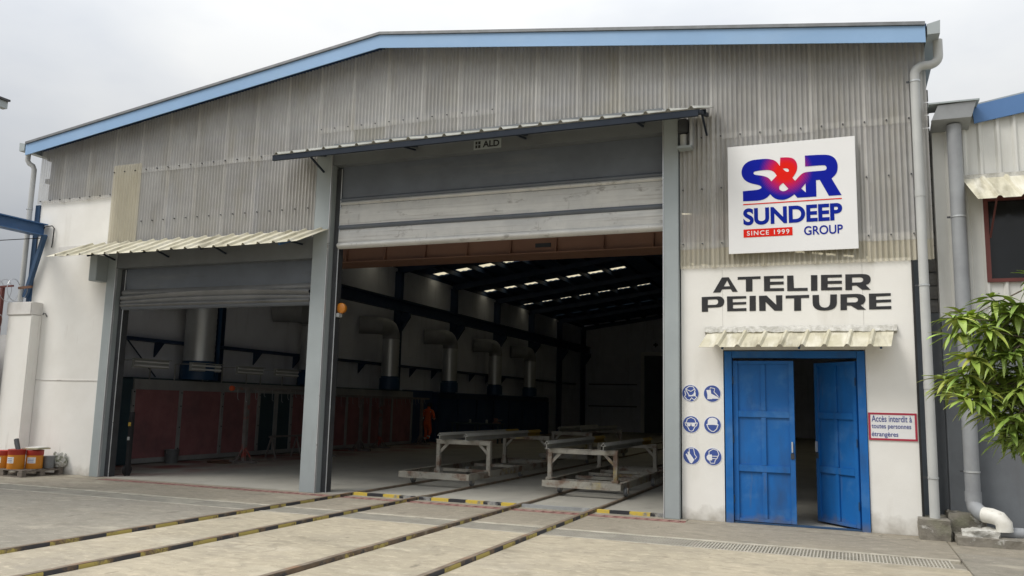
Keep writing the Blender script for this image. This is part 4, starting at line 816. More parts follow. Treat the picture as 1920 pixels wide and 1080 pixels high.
# hanging racks
def rack(x, y0, y1, z, label, posts, hooks=True):
    t = thing('hanging_rack', (x, (y0 + y1) / 2, 0), label, 'rack', 'paint hanging racks')
    MB().bar((x, y0, z), (x, y1, z), .07, .08).build('top_bar', rack_m, t)
    for y in posts:
        po = MB().box(x - .05, x + .05, y - .06, y + .06, .06, z - .041).build('post', rack_m, t, bevel=.008)
        MB().box(x - .42, x + .42, y - .05, y + .05, .004, .06).build('base_bar', rack_m, po); MB().box(x - .05, x + .05, y - .42, y + .42, .003, .058).build('base_bar', rack_m, po)
        for (dx, dy) in ((.3, 0), (-.3, 0), (0, .3), (0, -.3)): MB().bar((x + dx, y + dy, .06), (x + dx * .15, y + dy * .15, .38), .04, .02).build('gusset', rack_m, po)
    if hooks:
        q = y0 + .15
        while q < y1 - .1:
            h = random.uniform(.15, .34); MB().tube([(x + .04, q, z - .02), (x + .05, q, z - h), (x + .07, q + .02, z - h - .04), (x + .05, q + .05, z - h - .03)], .008, 5).build('hook', metal_wire, t); q += random.uniform(.22, .42)
    return t
rack(-14.88, 4.3, 9.0, 1.95, 'red spattered hanging rack with hooks, seen through the smaller door', (4.9, 8.6))
MB().lathe((-14.88, 4.24, 1.95), [(0, 0), (.07, 0), (.07, .06), (0, .06)], 14, 'y').build('end_cap', M('orange_cap', (.6, .10, .03), None, 4, .5), bpy.data.objects['hanging_rack'])
rack(-15.55, 10.2, 13.0, 1.85, 'dim hanging rack behind the grey centre post, left of the worker', (11.7,)); rack(-15.95, 13.3, 17.5, 1.85, 'dim hanging rack right beside the worker', (13.7, 16.9))
t = thing('low_bench', (-15.3, 8.0, 0), 'low steel trestle standing behind the red spattered rack', 'trestle')
MB().bar((-15.4, 6.6, .62), (-15.4, 9.4, .62), .06, .05).build('top_bar', rack_m, t)
for y in (6.7, 7.9, 9.2):
    for s_ in (-1, 1): MB().bar((-15.4 + s_ * .18, y, 0.002), (-15.4, y, .60), .04, .04).build('leg', rack_m, t)
bk = thing('bucket', (-16.15, 3.66, 0), 'dull grey paint bucket on the floor by the booth', 'bucket')
MB().lathe((-16.15, 3.66, .002), [(0, .0), (.15, 0), (.185, .33), (.195, .34), (.18, .345), (.14, .05), (0, .05)], 22).build('pail', tin_grey, bk, smooth=True)
MB().tube(arc((-16.15, 3.66, .33), .19, 180, 360, 10, ('y', 'z')), .006, 5).build('handle', metal_wire, bk)
t = thing('floor_tray', (-15.6, 5.2, 0), 'flat stained drip tray lying on the floor near the rack', 'tray')
MB().lathe((-15.3, 4.7, .003), [(0, 0), (.45, 0), (.47, .03), (.455, .03), (.44, .012), (0, .012)], 24).build('dish', rust, t)
# overhead crane girder
oc = thing('overhead_crane', (-8, 5.6, 5.2), 'orange overhead crane girder spanning behind the raised door curtain', 'crane')
MB().box(-16.3, .25, 5.35, 5.95, 5.36, 6.09).build('girder', orange, oc, bevel=.01); MB().box(-16.3, .25, 5.20, 6.1, 5.33, 5.355).build('bottom_flange', orange, oc)
for q in range(14): x = -15.8 + 1.18 * q; MB().prism([(x, 5.21, 5.36), (x, 5.34, 5.36), (x, 5.34, 5.85)], (.03, 0, 0)).build('stiffener', orange, oc)
for x in (-16.5, .45): MB().box(x - .2, x + .2, 4.6, 6.7, 5.81, 6.1).build('end_truck', orange, oc, bevel=.01)
MB().box(-6.9, -6.5, 5.335, 5.349, 5.50, 5.60).build('plate', steel_dark, oc)
# far end wall: tall door with pale frame, board above it
fd = MB().box(-12.9, -12.65, 42.80, 42.99, 0, 5.45).build('rear_door_frame', frame_white, wb)
MB().box(-12.649, -7.6, 42.80, 42.99, 5.2, 5.45).build('lintel', frame_white, fd); MB().box(-7.85, -7.6, 42.80, 42.99, 0, 5.199).build('jamb', frame_white, fd); MB().box(-12.649, -7.851, 42.86, 42.98, 0, 5.199).build('leaf', door_back, fd)
t = thing('wall_board', (-11.2, 42.97, 5.7), 'dim pale board with dark marks above the far door', 'board')
MB().box(-12.4, -9.6, 42.94, 42.99, 5.55, 6.35).build('panel', inner_wall, t)
MB().box(-12.05, -11.75, 42.92, 42.939, 5.9, 6.0).box(-11.95, -11.85, 42.92, 42.939, 5.8, 6.1).build('cross_mark', steel_dark, t); text_shape('mark', 'C', (-11.4, -11.0, 5.75, 6.15), 42.93, steel_dark, t, .05, .01)
for q in range(2): box('dado_rail', navy_steel, wb, -16.6, -13.2, 42.85, 42.99, 1.7 + q * 1.5, 1.76 + q * 1.5)
# workbench with odds and ends
wbch = thing('work_bench', (-15.6, 20.5, 0), 'dim steel workbench behind the worker', 'workbench')
MB().box(-16.3, -13.9, 20.2, 20.9, .80, .86).build('top', booth_teal, wbch)
for x in (-16.2, -15.1, -14.0):
    for y in (20.3, 20.8): MB().bar((x, y, .002), (x, y, .80), .06, .06).build('leg', booth_teal, wbch)
t = thing('vice', (-14.1, 20.4, .86), 'dull red bench vice on the dim workbench', 'vice')
MB().box(-14.25, -13.95, 20.3, 20.5, .862, .93).box(-14.2, -14.08, 20.3, 20.5, .931, 1.08).build('body', red_track, t, bevel=.01); MB().tube([(-14.08, 20.4, 1.0), (-13.85, 20.4, 1.0)], .03, 8).build('screw', tin_grey, t)
for (x, lab) in ((-15.4, 'small pale tin on the dim workbench nearest the worker'), (-14.6, 'small pale tin on the dim workbench beside the vice')):
    tag(MB().lathe((x, 20.45, .862), [(0, 0), (.05, 0), (.05, .13), (.03, .15), (0, .15)], 12).build('tin', lamp_white, None, smooth=True), lab, 'tin', 'tins on the workbench')
# beacon on the centre post, control box at the small door
bc = thing('warning_beacon', (-9.0, .2, 3.45), 'amber warning beacon on the inner side of the centre post', 'beacon')
MB().box(-9.018, -8.95, .12, .24, 3.28, 3.36).build('base', lamp_white, bc, bevel=.008); MB().lathe((-8.96, .16, 3.46), [(0, .0), (.07, .0), (.10, .02), (.105, .06), (.09, .11), (.05, .14), (0, .15)], 18, 'y').build('lens', beacon_m, bc, smooth=True); MB().bar((-9.018, .19, 3.46), (-8.96, .19, 3.46), .03, .03).build('stem', steel_dark, bc)
cb = thing('door_control_post', (-14.3, .5, 0), 'black door control post with yellow and white buttons inside the smaller door', 'control post')
MB().box(-14.36, -14.26, .45, .53, .001, 1.35).build('post', black, cb, bevel=.01); MB().box(-14.34, -14.28, .43, .449, 1.05, 1.13).build('button', yellow_end, cb); MB().box(-14.335, -14.285, .43, .449, .75, .82).build('button', lamp_white, cb)
MB().lathe((-14.36, .49, .12), [(0, 0), (.11, 0), (.11, .06), (0, .06)], 16, 'x').build('foot_roller', black, cb, smooth=True)

# ------------------------------------------------------------------ worker seen from behind
def person(loc):
    t = thing('person', loc, 'worker in orange coverall with reflective bands walking away into the hall', 'person')
    J = {'pel': (0, 0, .86, .155, .11), 'wai': (0, .02, 1.0, .15, .11), 'che': (0, .05, 1.20, .185, .12), 'sho': (0, .06, 1.36, .14, .09), 'nek': (0, .08, 1.44, .06, .06), 'hd1': (0, .115, 1.52, .082, .09), 'hd2': (0, .13, 1.60, .085, .095), 'hd3': (0, .13, 1.665, .05, .06),
         'lsh': (-.20, .05, 1.34, .068, .07), 'lel': (-.27, .02, 1.08, .058, .058), 'lwr': (-.29, .05, .86, .042, .045), 'rsh': (.20, .05, 1.34, .068, .07), 'rel': (.29, .03, 1.10, .058, .058), 'rwr': (.22, .18, .98, .042, .045),
         'lhp': (-.10, 0, .80, .10, .10), 'lkn': (-.10, .10, .46, .072, .075), 'lan': (-.10, .02, .10, .06, .062), 'rhp': (.10, 0, .80, .10, .10), 'rkn': (.11, .05, .46, .072, .075), 'ran': (.11, -.16, .17, .058, .06)}
    E_ = [('pel', 'wai'), ('wai', 'che'), ('che', 'sho'), ('sho', 'nek'), ('nek', 'hd1'), ('hd1', 'hd2'), ('hd2', 'hd3'), ('sho', 'lsh'), ('lsh', 'lel'), ('lel', 'lwr'), ('sho', 'rsh'), ('rsh', 'rel'), ('rel', 'rwr'), ('pel', 'lhp'), ('lhp', 'lkn'), ('lkn', 'lan'), ('pel', 'rhp'), ('rhp', 'rkn'), ('rkn', 'ran')]
    def skin(name, J, E_, mats, root, pick=None, sub=2):
        ks = list(J); me = bpy.data.meshes.new(name); me.from_pydata([J[k][:3] for k in ks], [(ks.index(a), ks.index(b)) for a, b in E_], [])
        o = bpy.data.objects.new(name, me); COL.objects.link(o); o.parent = t; ORG[o.name] = ORG[t.name]
        m = o.modifiers.new('skin', 'SKIN'); m.use_smooth_shade = True
        for i, k in enumerate(ks): sv = me.skin_vertices[0].data[i]; sv.radius = J[k][3:5]; sv.use_root = (k == root)
        o.modifiers.new('sub', 'SUBSURF').levels = sub; o.modifiers['sub'].render_levels = sub
        for mm in mats: me.materials.append(mm)
        return o
    skin('body', J, E_, [coverall], 'pel')
    L = ORG[t.name]
    def P(x, y, z): return (x + L[0], y + L[1], z + L[2])
    # head, cap of short hair, ears
    MB().lathe(P(0, .135, 1.55), [(0, -.12), (.055, -.115), (.075, -.06), (.088, 0), (.09, .05), (.075, .10), (.04, .13), (0, .138)], 18).build('head', skin_m, t, smooth=True)
    MB().lathe(P(0, .125, 1.56), [(.088, -.035), (.097, 0), (.098, .05), (.082, .105), (.045, .135), (0, .145)], 18).build('hair', black, t, smooth=True)
    for s_ in (-1, 1): MB().lathe(P(s_ * .098, .14, 1.55), [(0, -.01), (.028, -.008), (.03, .0), (.026, .008), (0, .01)], 10, 'x').build('ear', skin_m, t, smooth=True)
    MB().lathe(P(0, .225, 1.55), [(0, -.02), (.014, -.015), (.012, .02), (0, .03)], 8).build('nose', skin_m, t, smooth=True)
    # hands with palm, four fingers and a thumb
    for s_, w in ((-1, (-.29, .05, .86)), (1, (.22, .18, .98))):
        d = Vector((-.02, .05, -1)).normalized() if s_ < 0 else Vector((-.45, .75, -.3)).normalized(); side = Vector((0, 1, 0)) if s_ < 0 else Vector((.8, .5, 0)).normalized()
        side = (side - d * side.dot(d)).normalized(); nrm = d.cross(side); W = Vector(w); mb = MB()
        q0 = W - d * .02; mb.tube([P(*q0), P(*(W + d * .04)), P(*(W + d * .10))], [.028, .038, .036], 8)
        for f in range(4):
            b0 = W + d * .095 + side * (.027 - .018 * f); ln = (.062, .072, .066, .05)[f]; mb.tube([P(*b0), P(*(b0 + d * ln * .5 + nrm * .006)), P(*(b0 + d * ln + nrm * .026))], [.0095, .009, .007], 6)
        b0 = W + d * .045 + side * .03; mb.tube([P(*b0), P(*(b0 + d * .035 + side * .022)), P(*(b0 + d * .065 + side * .026 + nrm * .01))], [.011, .01, .008], 6)
        mb.build('hand', skin_m, t, smooth=True)
    # boots
    for (x, y, z, tilt) in ((-.10, .02, .0, 0), (.11, -.16, .06, .6)):
        mb = MB(); c_, s2 = math.cos(tilt), math.sin(tilt)
        for (yy, zz, r_) in (): pass
        pts = [(x, y - .05, z + .05), (x, y + .03 * c_, z + .055 - .03 * s2), (x, y + .12 * c_, z + .045 - .11 * s2 * .4), (x, y + .19 * c_, z + .04 - .12 * s2 * .3)]
        mb.tube([P(*q) for q in pts], [.045, .052, .046, .03], 10); mb.tube([P(x, y, z + .04), P(x, y, z + .13)], [.05, .052], 10)
        mb.build('boot', shoe_m, t, smooth=True)
    def band(c, r_, ax=(0, 0, 1), h=.05):
        a = Vector(ax).normalized(); c = Vector(c); MB().tube([P(*(c - a * h / 2)), P(*(c + a * h / 2))], r_, 16, caps=False).build('reflective_band', reflect, t, smooth=True)
    band((-.273, .026, 1.045), .068, (-.05, .1, -1)); band((.27, .065, 1.07), .070, (-.35, .75, -.6)); band((-.10, .04, .20), .073, (0, -.22, -1)); band((.11, -.09, .27), .074, (0, -.55, -.8))
    for s_ in (-1, 1): MB().bar(P(s_ * .13, -.035, 1.30), P(s_ * .14, .03, 1.41), .05, .012, (0, -1, .4)).build('shoulder_band', reflect, t)
    return t
person((-16.42, 18.35, 0.0))

# ------------------------------------------------------------------ pallet with paint cans by the left wall
pt = thing('pallet', (-16.3, -.62, 0), 'weathered wooden pallet against the white wall', 'pallet')
PX0, PX1, PYA, PYB = -16.75, -15.55, -1.02, -.06
for q in range(5): y = PYA + (PYB - PYA - .12) * q / 4; MB().box(PX0, PX1, y, y + .12, .122, .144).build('deck_board', wood, pt, bevel=.003)
for q in range(3): x = PX0 + (PX1 - PX0 - .1) * q / 2; MB().box(x, x + .1, PYA, PYB, .098, .1215).build('stringer_board', wood, pt)
for q in range(3):
    for w in range(3): x = PX0 + (PX1 - PX0 - .13) * q / 2; y = PYA + (PYB - PYA - .10) * w / 2; MB().box(x, x + .13, y, y + .10, .022, .0975).build('block', wood, pt)
for w in range(3): y = PYA + (PYB - PYA - .10) * w / 2; MB().box(PX0, PX1, y, y + .1, .001, .0215).build('bottom_board', wood, pt)
def can(x, y, z, r, h, label, label_kind=0, body=can_orange, top=can_red):
    t = thing('paint_can', (x, y, z), label, 'paint can', 'paint cans on the pallet')
    MB().lathe((x, y, z), [(0, .001), (r * .96, .001), (r * .98, .01), (r * .97, h * .72)], 26).build('body', body, t, smooth=True)
    MB().lathe((x, y, z), [(r * .97, h * .72), (r * 1.0, h * .74), (r * 1.0, h * .97), (r * 1.03, h * .985), (r * 1.0, h), (r * .9, h - .012), (0, h - .012)], 26).build('upper_band', top, t, smooth=True)
    mb = MB(); n = 6; a0 = -2.0 if label_kind != 2 else -1.6
    for k in range(n + 1):
        a = a0 + 1.05 * k / n; rr = r * .985; mb.v += [(x + rr * math.cos(a), y + rr * math.sin(a), z + h * .30), (x + rr * math.cos(a), y + rr * math.sin(a), z + h * .62)]
    mb.f = [(2 * k, 2 * k + 2, 2 * k + 3, 2 * k + 1) for k in range(n)]; mb.build('paper_label', paper, t, fix=False)
    mb = MB()
    for q in range(3):
        for k in range(n + 1):
            a = a0 + .1 + .75 * k / n; rr = r * .993; zz = z + h * (.36 + .08 * q); mb.v += [(x + rr * math.cos(a), y + rr * math.sin(a), zz), (x + rr * math.cos(a), y + rr * math.sin(a), zz + h * .025)]
        b0 = q * 2 * (n + 1); mb.f += [(b0 + 2 * k, b0 + 2 * k + 2, b0 + 2 * k + 3, b0 + 2 * k + 1) for k in range(n)]
    mb.build('label_print', stick_blue, t, fix=False)
    MB().tube(arc((x, y, z + h * .9), r * 1.02, 200, 340, 10, ('x', 'z')), .006, 5).build('handle', metal_wire, t)
    return t
can(-15.98, -.84, .145, .165, .40, 'orange paint can with red top, a roller sleeve sticking out of it'); can(-15.80, -.56, .145, .165, .38, 'orange paint can with cardboard lying on its lid', 2)
can(-16.38, -.82, .145, .16, .36, 'orange paint can half cut off at the picture edge'); can(-16.05, -.38, .145, .14, .34, 'orange and red paint can squeezed behind the others')
t = thing('roller_sleeve', (-16.0, -.8, .54), 'grey worn paint roller sleeve leaning out of the can', 'roller'); MB().tube([(-15.96, -.82, .50), (-16.06, -.80, .66), (-16.10, -.79, .74)], [.045, .05, .047], 12).build('sleeve', steel_dark, t, smooth=True)
t = thing('cardboard_sheet', (-15.80, -.56, .527), 'stained cardboard pieces on top of an orange can', 'cardboard'); MB().bar((-16.0, -.56, .545), (-15.58, -.54, .56), .32, .03).build('sheet', cardboard, t); MB().bar((-15.96, -.56, .572), (-15.62, -.52, .578), .28, .018).build('sheet', paper, t)
t = thing('grey_bucket', (-15.70, -.30, .145), 'small dull grey bucket on the pallet beside the orange cans', 'bucket'); MB().lathe((-15.70, -.30, .146), [(0, 0), (.11, 0), (.125, .24), (.132, .245), (.12, .25), (0, .235)], 20).build('pail', tin_grey, t, smooth=True); MB().tube(arc((-15.70, -.30, .235), .128, 190, 350, 8, ('x', 'z')), .005, 5).build('handle', metal_wire, t)
bm = bmesh.new(); bmesh.ops.create_icosphere(bm, subdivisions=4, radius=1); rnd = random.Random(3)
from mathutils import noise as mnoise
for v in bm.verts:
    d = v.co.copy(); k = 1 + .30 * mnoise.noise(d * 3.1) + .14 * mnoise.noise(d * 8) ; v.co = Vector((d.x * .17 * k, d.y * .15 * k, max(0, (d.z * .5 + .42)) * .31 * k))
me = bpy.data.meshes.new('crumpled_sheeting'); bm.to_mesh(me); bm.free(); me.materials.append(film_green); o = bpy.data.objects.new('crumpled_sheeting', me); COL.objects.link(o); o.location = (-15.64, -.08, .15)
tag(o, 'crumpled heap of paint stained plastic sheeting at the pallet end', 'sheeting')

# ------------------------------------------------------------------ boundary wall, barbed wire, jib at the far left
bwl = thing('boundary_wall', (-17.3, -.2, 0), 'tall stained white boundary wall and pier joining the workshop corner', 'wall')
MB().box(-17.45, -16.70, -.26, -.002, 0, 3.42).build('pier', plaster, bwl, bevel=.015); MB().box(-17.50, -16.72, -.28, .1, 3.4205, 3.72).build('pier_cap', plaster_dirty, bwl, bevel=.02)
MB().box(-24, -17.452, -.12, .1, 0, 3.0).build('wall_panel', plaster_dirty, bwl); MB().tube([(-16.66, -.02, 3.45), (-16.62, -.05, 3.48), (-16.56, -.04, 3.47), (-16.55, -.01, 3.40)], .012, 6).build('pipe_stub', steel_dark, bwl)
fp = thing('fence_post', (-17.58, -.45, 2.7), 'dark red angle iron post carrying barbed wire above the boundary wall', 'post')
MB().bar((-17.58, -.38, .0), (-17.56, -.38, 4.05), .07, .07).build('upright', dark_red, fp); MB().bar((-19.5, -.40, 4.02), (-17.2, -.40, 4.07), .03, .04).build('crossbar', dark_red, fp); MB().bar((-17.15, -.30, 4.03), (-16.75, -.30, 4.05), .05, .05).build('crossbar', rust, fp); MB().bar((-19.5, -.40, 3.42), (-17.6, -.40, 3.44), .03, .04).build('crossbar', dark_red, fp)
rw = MB(); pts = []
for k in range(160): a = k * .36; x = -19.4 + 2.35 * k / 160; pts.append((x, -.33 + .2 * math.cos(a), 3.98 + .26 * math.sin(a)))
rw.tube(pts, .006, 4)
tag(rw.build('razor_wire', metal_wire, None, fix=False), 'coil of razor wire on top of the boundary wall', 'barbed wire')
rw = MB(); pts = []
for k in range(60): a = k * .36; x = -18.6 + 1.25 * k / 60; pts.append((x, -.46 + .1 * math.cos(a), 3.2 + .22 * math.sin(a)))
rw.tube(pts, .006, 4)
tag(rw.build('razor_wire', metal_wire, None, fix=False), 'loose lower loop of razor wire in front of the boundary wall pier', 'barbed wire')
gt = thing('blue_gate', (-18.3, -.5, 0), 'dark blue sheet metal gate seen at the picture edge beside the pier', 'gate')
MB().box(-20, -17.66, -.50, -.46, .05, 2.95).build('leaf', blue_steel, gt)
jb = thing('jib_beam', (-16.9, -.1, 5.25), 'blue steel I beam bracketed to the workshop corner', 'beam')
for (z0, z1, w) in ((5.50, 5.525, .13), (5.25, 5.275, .13), (5.276, 5.499, .012)): MB().box(-16.9 - w, -16.9 + w, -7.5, -.03, z0, z1).build('flange' if w > .1 else 'web', jib_blue, jb)
MB().bar((-16.74, -.12, 5.25), (-17.20, -.09, 3.85), .09, .09, (0, 1, 0)).build('brace', blue_steel, jb)
MB().bar((-16.9, -7.3, .0), (-16.9, -7.3, 5.249), .2, .2).build('support_post', jib_blue, jb)
tag(MB().tube([(-20, -4, 4.6), (-18.3, -2.0, 4.75), (-16.9, -.1, 5.2)], .01, 5).build('hanging_cable', black, None), 'thin black cable slung from the blue jib beam', 'cable')
# roof corner of the shed opposite
sh = thing('shed_building', (-14, -7.5, 0), 'dark roof corner of another shed poking in at the edge', 'building')
SHX, SHY, SHZ = -12.95, -4.0, 6.60
MB().prism([(SHX, SHY, SHZ), (SHX, SHY - .0, SHZ - .035), (SHX - 5, SHY, SHZ + .55), (SHX - 5, SHY, SHZ + .60)], (0, -3.2, 0)).build('roof', steel_dark, sh)
MB().box(SHX - .14, SHX - .03, SHY - 3.2, SHY - .02, SHZ - .16, SHZ - .04).build('gutter', steel_grey, sh)
MB().box(-18, -17.4, SHY - 3.2, SHY - .1, 0, 6.9).build('wall', plaster, sh)

# ------------------------------------------------------------------ neighbouring building on the right
nb = thing('neighbour_building', (4.5, 5, 0), 'adjoining building with off white ribbed cladding, blue verge and small awning', 'building')
NY = .22
def ribbed(x0, x1, zb, ztf, name='cladding_sheet', pitch=.215):
    mb = MB(); pr = trap_profile(x0, x1, pitch, .035)
    for (x, h) in pr: mb.v += [(x, NY - h, zb), (x, NY - h, ztf(x))]
    mb.f = [(2 * k, 2 * k + 2, 2 * k + 3, 2 * k + 1) for k in range(len(pr) - 1)]
    return mb.build(name, nb_clad, nb, fix=False)
vz = lambda x: 6.02 + .16 * (x - 1.9)
ribbed(1.34, 2.0, 3.1, lambda x: 6.10); ribbed(2.001, 6.5, 4.86, lambda x: vz(x) + .05); ribbed(2.001, 6.5, 3.1, lambda x: 3.63)
ribbed(4.2, 6.5, 3.64, lambda x: 4.85)
MB().box(1.353, 6.5, NY + .005, NY + .15, 0, 3.2).build('lower_wall', grey_wall, nb); MB().box(1.36, 6.5, NY + 3, NY + 3.1, 3.2, 6.3).build('rear_partition', inner_wall, nb)
MB().box(1.34, 1.36, NY + .001, 12, 3.1, 6.0).build('side_cladding', nb_clad, nb)
MB().prism([(1.90, NY - .06, vz(1.9) - .05), (6.5, NY - .06, vz(6.5) - .05), (6.5, NY - .06, vz(6.5) + .27), (1.88, NY - .06, vz(1.9) + .22)], (0, -.03, 0)).build('verge_board', blue_fascia2, nb)
MB().prism([(1.42, NY - .05, vz(1.42) + .20), (6.5, NY - .05, vz(6.5) + .272), (6.5, NY - .05, vz(6.5) + .32), (1.42, NY - .05, vz(1.42) + .25)], (0, 11, 0)).build('roof', steel_grey, nb)
hp = MB(); hp.add([(1.31, -.16, 5.98), (1.40, -.18, 6.19), (1.90, -.18, 6.21), (1.83, -.16, 5.98), (1.31, .2, 5.90), (1.40, .2, 6.19), (1.90, .2, 6.21), (1.83, .2, 5.90)], [(0, 1, 2, 3), (4, 7, 6, 5), (0, 3, 7, 4), (1, 0, 4, 5), (2, 1, 5, 6), (3, 2, 6, 7)])
hpo = hp.build('gutter_hopper', pipe_old, nb); MB().box(1.28, 1.94, -.20, .2, 6.212, 6.235).build('rim', steel_grey, hpo)
npx, npy = 1.615, .02
pts = [(npx, npy, 5.93), (npx, npy, .52)]
pp = downpipe(pts, .098, [((npx, npy, 4.55), 0), ((npx, npy, .92), 0)], pipe_old, nb, 20)
MB().lathe((npx, npy, .58), [(.1, -.07), (.106, -.07), (.106, .07), (.1, .07)], 20).build('pipe_collar', pipe_old, pp, smooth=True)
MB().tube([(npx, npy, .52), (npx + .01, npy - .03, .44), (npx + .06, npy - .10, .38), (npx + .12, npy - .16, .355)], .102, 18).build('pipe_bend', pipe_old, pp, smooth=True)
MB().tube([(npx + .10, npy - .15, .36), (npx + .19, npy - .22, .355), (npx + .265, npy - .27, .33), (npx + .31, npy - .30, .27), (npx + .315, npy - .30, .17)], .104, 18).build('pipe_elbow', pipe_white, pp, smooth=True)
MB().tube([(npx + .24, npy - .28, .15), (npx + .62, npy - .20, .14)], .08, 16).build('ground_pipe', pipe_old, pp, smooth=True)
# window with awning
wf = MB().box(1.96, 2.02, NY - .05, NY + .08, 3.60, 4.86).build('window_frame', dark_red, nb)
MB().box(2.021, 4.2, NY - .05, NY + .08, 3.60, 3.65).build('sill', dark_red, wf); MB().box(2.021, 4.2, NY - .05, NY + .08, 4.80, 4.86).build('head', dark_red, wf); MB().box(4.14, 4.2, NY - .05, NY + .08, 3.651, 4.799).build('jamb', dark_red, wf)
MB().box(2.0205, 4.1395, NY + .02, NY + .03, 3.6505, 4.7995).build('pane', dark_glass, wf); MB().bar((2.03, NY - .04, 4.25), (2.10, NY - .35, 4.80), .02, .02).build('awning_stay', dark_red, wf)
aw = MB(); pr = trap_profile(1.70, 4.4, .30, .035)
for (x, h) in pr: aw.v += [(x, NY - .04, 5.16 + h), (x + .12, NY - .62, 4.70 + h)]
aw.f = [(2 * k, 2 * k + 2, 2 * k + 3, 2 * k + 1) for k in range(len(pr) - 1)]
awo = aw.build('awning', canopy_yellow, nb, fix=False); MB().box(1.68, 4.4, NY - .07, NY - .037, 5.12, 5.20).build('flashing', mortar, awo)
# block infill between the buildings
inf = thing('block_wall', (1.2, .45, 0), 'narrow concrete block wall in the gap between the two buildings', 'wall')
z = 3.2; k = 0
MB().box(.99, 1.45, .46, .6, 0, 6.0).build('mortar_bed', grey_wall, inf)
while z < 6.6: MB().box(1.02 + (.0 if k % 2 else -.01), 1.338, .43 + random.uniform(0, .01), .459, z, z + .19).build('block', block_mat, inf, bevel=.006); z += .205; k += 1
MB().box(1.0, 1.352, .40, .459, 0, 3.19).build('painted_base', grey_wall, inf)
# plinths
def rough_block(name, x0, x1, y0, y1, z0, z1, label, m=plinth_m, n=7, amp=.014):
    bm = bmesh.new(); bmesh.ops.create_cube(bm, size=1); bmesh.ops.subdivide_edges(bm, edges=bm.edges[:], cuts=n, use_grid_fill=True)
    for v in bm.verts:
        q = Vector((x0 + (v.co.x + .5) * (x1 - x0), y0 + (v.co.y + .5) * (y1 - y0), z0 + (v.co.z + .5) * (z1 - z0)))
        v.co = q + mnoise.noise_vector(q * 6) * amp + mnoise.noise_vector(q * 19) * amp * .5
    me = bpy.data.meshes.new(name); bm.to_mesh(me); bm.free(); me.materials.append(m)
    for p_ in me.polygons: p_.use_smooth = True
    me.set_sharp_from_angle(angle=R(50)); o = bpy.data.objects.new(name, me); COL.objects.link(o); return tag(o, label, 'plinth', 'broken concrete plinths between the buildings')
rough_block('concrete_plinth', .90, 1.28, -.36, .42, -.05, .275, 'concrete plinth block under the workshop downpipe')
rough_block('concrete_plinth', 1.30, 1.75, -.05, .42, -.05, .34, 'raised broken plinth behind the grey neighbour downpipe', n=9, amp=.03)
rough_block('concrete_plinth', 1.33, 6.0, -.62, -.10, -.05, .10, 'low concrete ledge with the white drain elbow resting on it', n=14)
rough_block('concrete_plinth', 1.42, 1.86, -.46, -.12, .07, .17, 'pale rubble and mortar heap under the drain pipe bend', mortar, 9, .045)

# ------------------------------------------------------------------ mango tree reaching in from the right
tr = thing('mango_tree', (2.9, -3.9, 0), 'leafy young mango tree with drooping green leaves reaching in front of the drainpipe', 'tree')
rnd = random.Random(21)
trunk_top = Vector((2.75, -3.9, 2.6))
MB().tube([(2.95, -3.9, -.02), (2.9, -3.92, .8), (2.8, -3.88, 1.7), tuple(trunk_top), (2.6, -3.85, 3.3), (2.5, -3.8, 3.9)], [.085, .072, .06, .048, .03, .014], 10).build('trunk', bark, tr, smooth=True)
tips = [(.96, 2.62), (1.10, 2.78), (1.30, 2.86), (1.47, 2.72), (1.62, 2.80), (.90, 2.06), (1.05, 2.24), (1.22, 2.34), (1.42, 2.40), (.93, 1.92), (1.08, 1.98), (1.30, 2.08), (1.50, 2.16), (1.62, 2.42), (1.45, 1.88), (1.22, 1.80), (1.42, 1.56), (1.53, 1.48), (1.60, 1.80), (1.18, 2.52), (1.34, 2.60), (1.55, 2.58), (1.62, 1.58), (1.16, 2.14), (1.40, 2.22), (1.26, 1.92), (1.58, 2.0), (1.75, 2.3), (1.8, 2.7), (1.8, 1.9), (1.95, 2.2), (2.0, 2.6), (2.0, 1.8), (2.2, 2.4), (2.2, 2.9), (1.7, 3.0), (2.05, 3.05), (2.4, 3.3), (2.7, 3.4), (2.9, 3.0), (2.5, 4.1), (3.2, 2.6), (3.0, 3.6), (3.3, 3.2), (2.6, 2.9), (2.35, 2.0), (1.0, 2.50), (1.15, 2.66), (1.40, 2.66), (1.55, 2.72), (1.0, 2.12), (1.14, 2.28), (1.32, 2.22), (1.20, 2.02), (1.36, 1.98), (1.02, 1.86), (1.16, 1.88), (1.50, 1.98), (1.55, 1.66), (1.48, 2.30), (1.28, 2.44), (1.44, 2.50), (1.60, 2.24), (1.34, 1.74), (1.66, 2.66), (1.46, 1.48), (1.56, 1.42), (1.38, 1.62), (1.60, 1.66), (1.52, 1.82), (1.44, 1.36), (1.55, 1.32), (1.64, 1.40), (1.36, 1.50), (1.26, 1.66), (1.10, 1.78), (1.68, 1.56), (1.62, 1.92), (1.24, 2.20), (1.46, 2.12)]
leaf_mb = []
for var in range(4):
    mb = MB(); n = 6; droop = (.25, .45, .65, .35)[var]; wv = (.027, .031, .025, .029)[var]
    for k in range(n + 1):
        u = k / n; w = wv * math.sin(math.pi * min(1, u ** .75 * .97 + .03)) ** .8; yy = u * .235; zz = -droop * .235 * u * u
        mb.v += [(-w, yy, zz + w * .35), (0, yy, zz - .001), (w, yy, zz + w * .35 + .004 * math.sin(9 * u))]
    for k in range(n): a = 3 * k; mb.f += [(a, a + 1, a + 4, a + 3), (a + 1, a + 2, a + 5, a + 4)]
    me = bpy.data.meshes.new('leaf'); me.from_pydata(mb.v, [], mb.f); me.materials.append(leafm)
    for p_ in me.polygons: p_.use_smooth = True
    leaf_mb.append(me)
rc = random.Random(77)
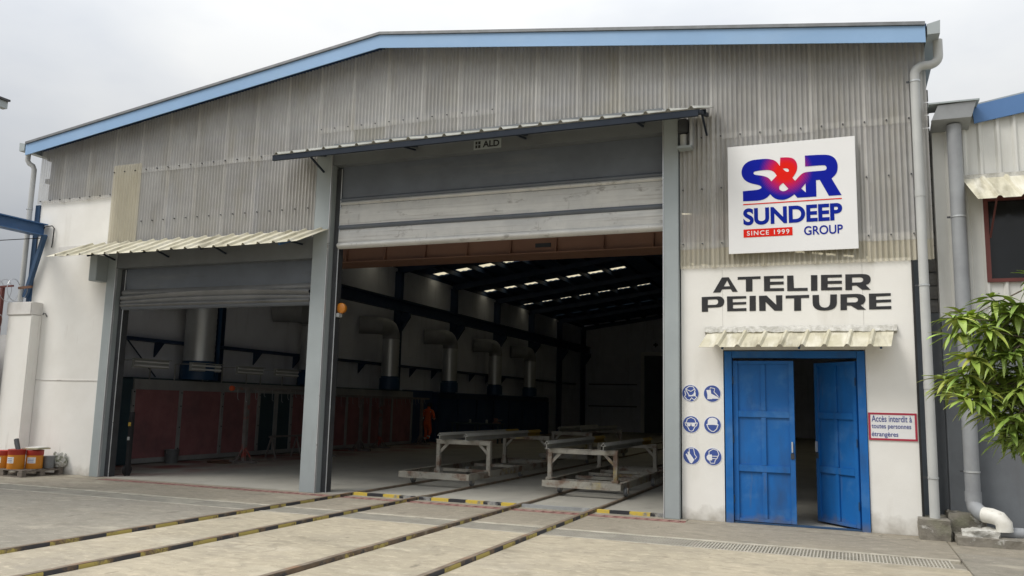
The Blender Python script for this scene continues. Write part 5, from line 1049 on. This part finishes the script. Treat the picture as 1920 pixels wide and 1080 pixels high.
tips += [(2.75 + .95 * math.cos(q * 2.4) * (.45 + .55 * rc.random()), 2.9 + .95 * math.sin(q * 2.4) * (.45 + .55 * rc.random())) for q in range(46)]
brm = MB(); leaves = []
for (tx, tz) in tips:
    ty = -4.0 + rnd.uniform(-.45, .45) * (1 if tx < 1.9 else 1.7); tip = Vector((tx, ty, tz))
    base = trunk_top + Vector((rnd.uniform(-.1, .1), rnd.uniform(-.1, .1), rnd.uniform(-1.3, 1.0))); mid = base.lerp(tip, .55) + Vector((0, 0, .10 - rnd.random() * .1))
    brm.tube([tuple(base), tuple(mid), tuple(tip)], [.016, .009, .004], 5)
    axis = (tip - mid).normalized()
    for lay in range(3):
        n = (7, 8, 6)[lay]; org_ = tip - axis * (.05 + .055 * lay)
        for k in range(n):
            a = 2 * math.pi * (k + rnd.random() * .7) / n + lay * .5; hor = Vector((math.cos(a), math.sin(a), 0)); elev = (.35, -.05, -.5)[lay] + rnd.uniform(-.3, .25)
            d = (hor + Vector((0, 0, elev))).normalized(); s_ = Vector((-d.y, d.x, 0)).normalized(); u_ = s_.cross(d); 
            if u_.z < 0: s_ = -s_; u_ = s_.cross(d)
            sc_ = rnd.uniform(.75, 1.25) * (1.0, .98, .88)[lay]
            m4 = Matrix((s_ * sc_, d * sc_, u_ * sc_)).transposed().to_4x4(); m4.translation = org_ - ORG[tr.name]
            leaves.append((tx + (0 if lay < 2 else .3) + rnd.random() * .15, m4, rnd.randrange(4)))
brm.build('branches', bark, tr, smooth=True)
leaves.sort(key=lambda q: q[0])
for q in leaves[:300]:
    o = bpy.data.objects.new('leaf', leaf_mb[q[2]]); COL.objects.link(o); o.parent = tr; o.matrix_local = q[1]
mb = MB()
for q in leaves[300:]:
    me = leaf_mb[q[2]]; mb.add([tuple(q[1] @ v.co + ORG[tr.name]) for v in me.vertices], [tuple(p_.vertices) for p_ in me.polygons])
o = mb.build('foliage', leafm, tr, smooth=False, fix=False); o['kind'] = 'stuff'
for p_ in o.data.polygons: p_.use_smooth = True
